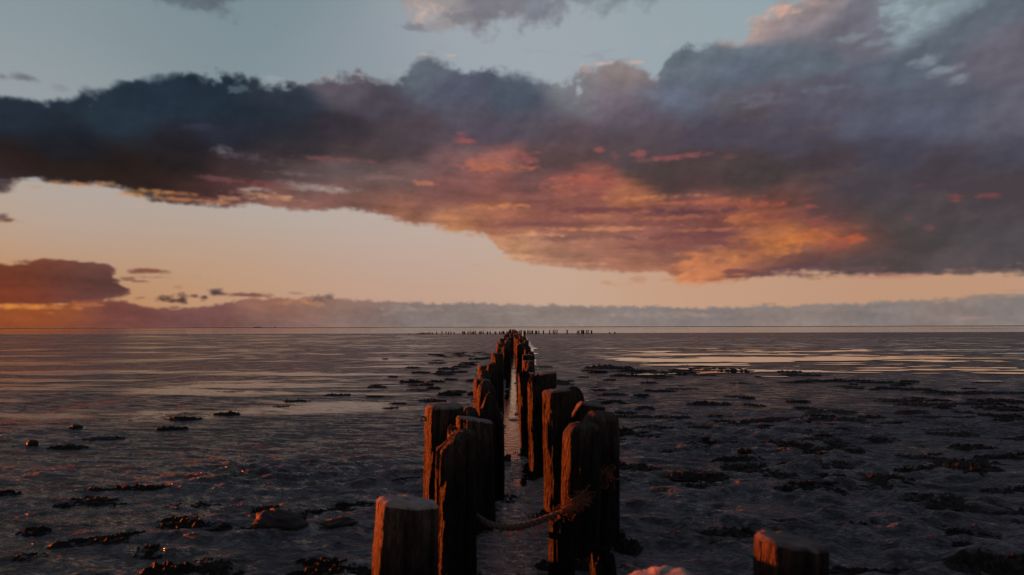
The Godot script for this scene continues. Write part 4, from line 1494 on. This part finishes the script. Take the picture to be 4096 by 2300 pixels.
func cross_row() -> Array:
	var out := []
	for q: Array in [[-16.4, 0.30], [-16.2, 0.29], [-16.0, 0.31], [-15.8, 0.29], [-15.6, 0.29], [-15.3, 0.30], [-14.9, 0.33], [-14.6, 0.32], [-14.1, 0.32], [-13.3, 0.46], [-12.4, 0.49], [-11.8, 0.47], [-11.3, 0.46], [-10.9, 0.45], [-10.3, 0.46], [-8.7, 0.51], [-8.4, 0.51], [-7.8, 0.50], [-7.4, 0.50], [-7.1, 0.45], [-6.8, 0.46], [-6.5, 0.49], [-5.8, 0.49], [-5.5, 0.50], [-5.1, 0.51], [-4.4, 0.44], [-4.3, 0.48], [-3.9, 0.49], [-3.0, 0.47], [-2.9, 0.45], [-2.2, 0.47], [-1.9, 0.44], [-1.6, 0.51], [-1.4, 0.50], [-0.9, 0.47], [1.3, 0.57], [1.6, 0.63], [2.1, 0.59], [2.3, 0.62], [2.7, 0.62], [3.0, 0.59], [3.3, 0.58], [3.6, 0.59], [4.1, 0.58], [4.3, 0.55], [4.7, 0.56], [5.5, 0.61], [6.6, 0.61], [7.3, 0.61], [7.5, 0.67], [7.9, 0.63], [9.7, 0.66], [11.5, 0.65], [11.8, 0.63], [12.2, 0.70], [12.5, 0.62], [12.6, 0.64], [13.1, 0.62], [13.4, 0.66], [14.0, 0.62], [17.2, 0.31], [18.0, 0.33], [-18.7, 0.12], [-18.4, 0.13], [-18.1, 0.14], [-17.7, 0.14], [-17.4, 0.15], [-17.1, 0.16], [-16.8, 0.18]]:
		out.append(Vector2(q[0], q[1]))
	return out


# ------------------------------------------------------------------ rope and net
func tube(st: SurfaceTool, path: PackedVector3Array, r: float, sides: int) -> void:
	var up := Vector3(0.13, 1, 0.21).normalized()
	var rings := []
	for i in path.size():
		var dir := (path[mini(i + 1, path.size() - 1)] - path[maxi(i - 1, 0)]).normalized()
		var u := dir.cross(up).normalized()
		var v := u.cross(dir)
		var ring := []
		for k in sides:
			var a := TAU * k / sides
			ring.append(path[i] + (u * cos(a) + v * sin(a)) * r)
		rings.append(ring)
	st.set_smooth_group(0)
	for i in rings.size() - 1:
		for k in sides:
			var n := (k + 1) % sides
			for p: Vector3 in [rings[i][k], rings[i][n], rings[i + 1][k], rings[i][n], rings[i + 1][n], rings[i + 1][k]]:
				st.add_vertex(p)


func curve_through(points: Array, count: int) -> PackedVector3Array:
	var c := Curve3D.new()
	for i in points.size():
		var a: Vector3 = points[maxi(i - 1, 0)]
		var b: Vector3 = points[mini(i + 1, points.size() - 1)]
		c.add_point(points[i], (a - b) / 6.0, (b - a) / 6.0)
	var out := PackedVector3Array()
	for i in count:
		out.append(c.sample_baked(c.get_baked_length() * i / (count - 1), true))
	return out


func build_rope() -> void:
	var line := [Vector3(-0.19, 0.30, -3.52), Vector3(-0.12, 0.268, -3.48), Vector3(-0.03, 0.243, -3.50), Vector3(0.07, 0.243, -3.54), Vector3(0.17, 0.268, -3.57), Vector3(0.25, 0.295, -3.58), Vector3(0.34, 0.35, -3.62), Vector3(0.42, 0.40, -3.74), Vector3(0.49, 0.44, -3.83)]
	var path := curve_through(line, 150)
	var st := SurfaceTool.new()
	st.begin(Mesh.PRIMITIVE_TRIANGLES)
	for s in 3:
		var p := PackedVector3Array()
		for i in path.size():
			var a := i * 0.42 + TAU * s / 3.0
			var thick := lerpf(0.011, 0.006, smoothstep(95.0, 130.0, i))
			p.append(path[i] + Vector3(sin(a) * 0.3, cos(a), sin(a)) * thick * 0.85)
		tube(st, p, 0.0090, 7)
	st.generate_normals()
	var t := piece("rope", st.commit(), mats.rope, self)
	tag(t, "old dark rope sagging across the ditch between left and right posts", "rope")

	st = SurfaceTool.new()
	st.begin(Mesh.PRIMITIVE_TRIANGLES)
	for k in 260:
		var f := rng.randf()
		var at := path[int(lerpf(86.0, 116.0, f))] + Vector3(0, 0.0, 0.022)
		strand(st, at, Vector3(0.032, 0.022, 0.016), 0.0012)
	for k in 26:
		strand(st, path[int(lerpf(30.0, 84.0, rng.randf()))] + Vector3(0, -0.015, 0.005), Vector3(0.035, 0.02, 0.012), 0.0012)
	for k in 12:
		var a := path[int(lerpf(98.0, 112.0, rng.randf()))]
		tube(st, curve_through([a + Vector3(0, 0, 0.02), a + Vector3(0.03, 0.05, 0.035), Vector3(0.43, 0.40, -3.80) + Vector3(rng.randf_range(-0.03, 0.03), rng.randf_range(-0.03, 0.03), 0)], 10), 0.0015, 4)
	tube(st, curve_through([Vector3(0.235, 0.25, -3.55), Vector3(0.20, 0.20, -3.54), Vector3(0.185, 0.15, -3.54)], 8), 0.003, 5)
	tube(st, curve_through([Vector3(0.28, 0.27, -3.55), Vector3(0.25, 0.20, -3.53), Vector3(0.19, 0.16, -3.54)], 8), 0.003, 5)
	st.generate_normals()
	t = piece("net_tangle", st.commit(), mats.net, self)
	tag(t, "frayed tangle of orange net caught on the rope at the right post", "net")

	st = SurfaceTool.new()
	st.begin(Mesh.PRIMITIVE_TRIANGLES)
	for k in 34:
		strand(st, Vector3(0.515, 0.435, -3.825), Vector3(0.035, 0.045, 0.015), 0.002)
	st.generate_normals()
	t = piece("twine_knot", st.commit(), mats.net, self)
	tag(t, "small knot of orange twine stuck to the dark right hand post", "twine")


func strand(st: SurfaceTool, at: Vector3, size: Vector3, r: float) -> void:
	var p := []
	var q := at + Vector3(rng.randfn(), rng.randfn(), rng.randfn()) * size * 0.55
	var dir := Vector3(rng.randfn() * 1.3, rng.randfn() * 0.5, rng.randfn() * 0.5).normalized()
	var turn := Vector3(rng.randfn() * 0.4, rng.randfn() * 0.4, rng.randfn()).normalized()
	var bend := rng.randf_range(0.3, 0.9)
	for i in 8:
		p.append(q)
		dir = (dir.rotated(turn, bend) + Vector3(rng.randfn() * 0.2, rng.randfn() * 0.2 - 0.22, 0)).normalized()
		q += dir * size * 0.30
	tube(st, curve_through(p, 14), r * rng.randf_range(0.7, 1.9), 4)


# ------------------------------------------------------------------ stones and clods
func rock_mesh(seed_: int, rough: float, peak: float, around := 20, up := 12) -> ArrayMesh:
	var st := SurfaceTool.new()
	st.begin(Mesh.PRIMITIVE_TRIANGLES)
	var rows := []
	for j in up + 1:
		var row := []
		var v := PI * j / up
		for i in around:
			var a := TAU * i / around
			var dir := Vector3(cos(a) * sin(v), cos(v), sin(a) * sin(v))
			var n := n_mid.get_noise_3d(dir.x * 1.1 + seed_ * 5.0, dir.y * 1.1, dir.z * 1.1)
			var g := n_lump.get_noise_3d(dir.x * 1.4 - seed_ * 3.0, dir.y * 1.4, dir.z * 1.4)
			var p := dir * 0.5 * (1.0 + rough * (0.9 * n + 0.5 * g))
			p.x -= peak * maxf(p.y, 0.0)
			p *= Vector3(1.0 - 0.55 * absf(peak) * maxf(dir.y, 0.0), 1.0, 1.0)
			row.append([p, Color.WHITE])
		rows.append(row)
	strip_rows(st, rows, around)
	st.index()
	st.generate_normals()
	return st.commit()


func stone(called: String, label: String, x: float, d: float, size: Vector3, seed_: int, peak := 0.0, level := -9.0) -> void:
	var t := piece(called, rock_mesh(seed_, 0.55, peak), mats.stone, self)
	tag(t, label, "stone")
	t.scale = size
	t.position = Vector3(x, (ground_h(x, d) if level < -1.0 else level) + size.y * 0.22, -d)


func build_stones() -> void:
	stone("stone", "dark wedge shaped stone on the mud left of the nearest post", -1.40, 4.25, Vector3(0.30, 0.13, 0.18), 3, 0.5)
	stone("stone", "low flat stone lying right of the wedge shaped one", -1.06, 4.22, Vector3(0.20, 0.06, 0.12), 8, -0.2)
	stone("stone", "lone dark stone on the wet mud at the far left", -5.0, 7.2, Vector3(0.095, 0.075, 0.08), 5)
	stone("stone", "flat little stone on the far left, beyond the lone dark one", -5.32, 8.4, Vector3(0.14, 0.06, 0.10), 6)
	stone("stone", "rounded pebble standing in the ditch water between the rows", -0.045, 6.45, Vector3(0.062, 0.085, 0.06), 9, 0.0, 0.0)
	stone("stone", "tiny pebble beside the rounded one in the ditch", -0.078, 6.45, Vector3(0.03, 0.03, 0.03), 10, 0.0, 0.0)


# a low ragged bar of mud and weed, one metre across before it is scaled
func clod_mesh(seed_: int) -> ArrayMesh:
	var nx := 56
	var nz := 26
	var v := PackedVector3Array()
	var col := PackedColorArray()
	for j in nz + 1:
		for i in nx + 1:
			var x := float(i) / nx - 0.5
			var z := float(j) / nz - 0.5
			var wob := 0.16 * n_mid.get_noise_2d(x * 1.6, seed_ * 8.0)
			var e := pow(absf(x) * 2.0, 2.0) + pow(absf(z + wob) * 2.3, 2.0)
			var a := n_lump.get_noise_3d(x * 3.6 + seed_ * 3.0, seed_ * 4.0, z * 2.4)
			var b := n_fine.get_noise_3d(x * 1.9, seed_ * 2.0, z * 1.1)
			var c := n_grit.get_noise_3d(x * 1.5, seed_ * 5.0, z * 1.0)
			var y := (1.0 - smoothstep(0.15, 1.0, e)) * (0.16 + 0.50 * a + 0.45 * b + 0.22 * c) - 0.16 * smoothstep(0.5, 1.0, e) - 0.05
			v.append(Vector3(x, y, z))
			var shade := 1.0 + 0.6 * c
			col.append(Color(0.026, 0.021, 0.015) * shade)
	var st := SurfaceTool.new()
	st.begin(Mesh.PRIMITIVE_TRIANGLES)
	st.set_smooth_group(0)
	for j in nz:
		for i in nx:
			var k := j * (nx + 1) + i
			if maxf(maxf(v[k].y, v[k + 1].y), maxf(v[k + nx + 1].y, v[k + nx + 2].y)) < -0.1:
				continue
			for n: int in [k, k + 1, k + nx + 1, k + 1, k + nx + 2, k + nx + 1]:
				st.set_color(col[n])
				st.add_vertex(v[n])
	st.index()
	st.generate_normals()
	return st.commit()


func build_clumps() -> void:
	var kinds := []
	for k in 9:
		kinds.append(clod_mesh(20 + k))
	# [x, d, width, depth, height]
	var left_trail := [[-4.55, 7.09, 0.39, 0.22, 0.058], [-4.52, 7.64, 0.44, 0.24, 0.044], [-4.11, 8.33, 0.34, 0.19, 0.078], [-4.37, 9.19, 0.43, 0.24, 0.075], [-4.02, 9.68, 0.34, 0.19, 0.073], [-3.57, 10.62, 0.25, 0.14, 0.043], [-3.57, 11.40, 0.41, 0.23, 0.060], [-3.17, 12.44, 0.45, 0.25, 0.065], [-2.42, 12.15, 0.28, 0.16, 0.057], [-1.84, 11.02, 0.28, 0.16, 0.058], [-1.83, 10.38, 0.25, 0.14, 0.054], [-2.76, 14.05, 0.38, 0.21, 0.074], [-2.04, 14.41, 0.34, 0.18, 0.059], [-1.69, 15.43, 0.36, 0.20, 0.081], [-2.43, 18.35, 0.49, 0.27, 0.085], [-1.71, 17.58, 0.51, 0.28, 0.072], [-1.56, 21.00, 0.54, 0.30, 0.098], [-2.55, 23.31, 0.60, 0.33, 0.081], [-2.21, 29.73, 0.69, 0.38, 0.087], [-1.33, 26.08, 0.61, 0.33, 0.106]]
	var names := ["first", "second", "third", "fourth", "fifth", "sixth", "seventh", "eighth", "ninth", "tenth", "eleventh", "twelfth", "thirteenth", "fourteenth", "fifteenth", "sixteenth", "seventeenth", "eighteenth", "nineteenth", "twentieth"]
	for i in left_trail.size():
		clump(kinds, left_trail[i], "%s dark weed clod from the left in the trail slanting up towards the left row" % names[i], "trail of weed clods left of the posts")
	var bars := [[2.86, 20.23, 1.30, 0.71, 0.153], [3.42, 18.79, 0.98, 0.54, 0.120], [2.80, 17.01, 0.69, 0.38, 0.099], [4.25, 18.12, 1.27, 0.70, 0.095], [5.78, 19.75, 1.73, 0.95, 0.081], [3.43, 16.72, 0.88, 0.48, 0.088], [6.12, 18.69, 0.87, 0.48, 0.109], [7.39, 18.32, 0.64, 0.35, 0.085], [7.21, 17.14, 1.00, 0.55, 0.080], [7.18, 15.18, 0.62, 0.34, 0.088], [6.66, 15.19, 0.71, 0.39, 0.062], [7.81, 15.38, 0.54, 0.30, 0.072], [7.38, 13.44, 0.63, 0.34, 0.078], [7.74, 13.26, 0.77, 0.42, 0.077], [8.03, 12.62, 0.88, 0.49, 0.066], [8.37, 12.46, 0.65, 0.36, 0.058], [8.94, 12.45, 0.73, 0.40, 0.058], [6.34, 11.19, 0.78, 0.43, 0.078], [6.45, 10.63, 0.80, 0.44, 0.074], [7.13, 10.72, 0.69, 0.38, 0.075], [7.21, 10.20, 0.77, 0.42, 0.083], [8.14, 10.98, 0.51, 0.28, 0.077], [6.26, 9.66, 0.62, 0.34, 0.056], [6.47, 9.32, 0.60, 0.33, 0.065], [6.46, 8.85, 0.46, 0.26, 0.062], [2.71, 8.92, 0.36, 0.20, 0.052], [3.18, 8.91, 0.47, 0.26, 0.062], [3.55, 9.05, 0.58, 0.32, 0.053], [4.14, 8.97, 0.73, 0.40, 0.063], [4.59, 8.74, 0.46, 0.25, 0.036], [2.21, 9.19, 0.32, 0.18, 0.043], [1.91, 9.32, 0.33, 0.18, 0.043], [2.30, 7.14, 0.33, 0.18, 0.066], [2.77, 7.08, 0.41, 0.23, 0.066], [2.86, 6.99, 0.37, 0.20, 0.057], [3.18, 6.72, 0.47, 0.26, 0.047], [2.08, 6.33, 0.41, 0.22, 0.066], [3.74, 6.28, 0.58, 0.32, 0.044], [4.14, 6.22, 0.43, 0.24, 0.043], [2.10, 7.31, 0.21, 0.12, 0.043], [1.63, 12.05, 0.35, 0.19, 0.070], [1.63, 13.17, 0.31, 0.17, 0.054], [1.63, 11.11, 0.32, 0.18, 0.065], [1.27, 8.00, 0.23, 0.13, 0.075], [1.49, 7.71, 0.27, 0.15, 0.045], [2.96, 4.88, 0.34, 0.19, 0.027], [3.17, 4.56, 0.37, 0.20, 0.029], [2.56, 4.21, 0.39, 0.22, 0.029], [2.81, 4.05, 0.38, 0.21, 0.031], [2.78, 5.24, 0.43, 0.23, 0.026], [2.16, 5.52, 0.39, 0.21, 0.027]]
	bars.sort_custom(func(a: Array, b: Array) -> bool: return a[0] / a[1] < b[0] / b[1])
	var belts := ["belt below the pools", "second belt below the pools", "middle belt at right", "fourth belt at right", "lowest belt at right"]
	var scraps := SurfaceTool.new()
	scraps.begin(Mesh.PRIMITIVE_TRIANGLES)
	var seen := [0, 0, 0, 0, 0]
	for q: Array in bars:
		var belt := 0 if q[1] > 15.5 else 1 if q[1] > 10.6 else 2 if q[1] > 8.6 else 3 if q[1] > 6.0 else 4
		clump(kinds, q, "ragged weed bar, %s from the left in the %s" % [names[seen[belt]], belts[belt]], "weed bars right of the posts")
		seen[belt] += 1
		for k in 3:
			var far: float = q[1]
			var x: float = q[0] + rng.randfn() * 0.7 * q[2]
			far += rng.randfn() * 0.06 * far
			var size := Vector3(rng.randf_range(0.25, 0.6) * q[2] * 1.5, q[4] * rng.randf_range(0.35, 0.8) * 1.15, rng.randf_range(0.3, 0.8) * q[3] * 1.7)
			scraps.append_from(kinds[rng.randi() % kinds.size()], 0, Transform3D(Basis(Vector3.UP, rng.randf_range(-0.25, 0.25)).scaled_local(size), Vector3(x, ground_h(x, far) - 0.012, -far)))
	var litter := piece("weed_scraps", scraps.commit(), mats.clod, self)
	tag(litter, "countless small weed scraps around the weed bars on the right", "weed", "", "stuff")
	for q: Vector3 in feet:
		if q.y > 11.0 or q.y < 2.4:
			continue
		for k in 2:
			var a := rng.randf() * TAU
			clump(kinds, [q.x + cos(a) * q.z * 0.7, q.y + sin(a) * q.z * 0.7, rng.randf_range(0.8, 1.4) * q.z, rng.randf_range(0.7, 1.2) * q.z, rng.randf_range(0.03, 0.07)], "weed lodged at the foot of the near wooden posts", "weed at the feet of the near posts")
	for k in 46:
		var d := rng.randf_range(11.0, 34.0)
		var x := row_mid(d) - 0.7 - absf(rng.randfn()) * 0.075 * d
		clump(kinds, [x, d, rng.randf_range(0.2, 0.55), rng.randf_range(0.2, 0.5), rng.randf_range(0.05, 0.12)], "small weed scrap scattered left of the double row", "weed scraps left of the double row")
	for k in 60:
		var d := rng.randf_range(3.4, 9.5)
		var x := rng.randf_range(0.8, 0.78 * d + 0.6)
		if x < 1.1 and d < 4.0:
			continue
		clump(kinds, [x, d, rng.randf_range(0.2, 0.6), rng.randf_range(0.14, 0.34), rng.randf_range(0.03, 0.07)], "knobbly mud clod in the churned mud at the lower right", "mud clods at the lower right")
	for k in 40:
		var d := rng.randf_range(9.0, 17.0)
		var x := rng.randf_range(1.0, 0.7 * d)
		clump(kinds, [x, d, rng.randf_range(0.2, 0.8), rng.randf_range(0.2, 0.4), rng.randf_range(0.03, 0.08)], "low weed patch on the smooth mud right of the row", "weed patches right of the row")
	for k in 26:
		var d := rng.randf_range(3.3, 5.6)
		var x := -rng.randf_range(0.75, 0.78 * d)
		clump(kinds, [x, d, rng.randf_range(0.15, 0.45), rng.randf_range(0.1, 0.2), rng.randf_range(0.025, 0.06)], "shallow mud lump in the left foreground", "mud lumps in the left foreground")


func clump(kinds: Array, q: Array, label: String, group: String) -> void:
	var t := piece("weed_clump", kinds[rng.randi() % kinds.size()], mats.clod, self)
	tag(t, label, "weed clump", group)
	t.position = Vector3(q[0], ground_h(q[0], q[1]) - 0.012, -q[1])
	t.scale = Vector3(q[2] * 1.5, q[4] * 1.15, q[3] * 1.7)
	t.rotation.y = rng.randf_range(-0.25, 0.25) + (PI if rng.randf() < 0.5 else 0.0)
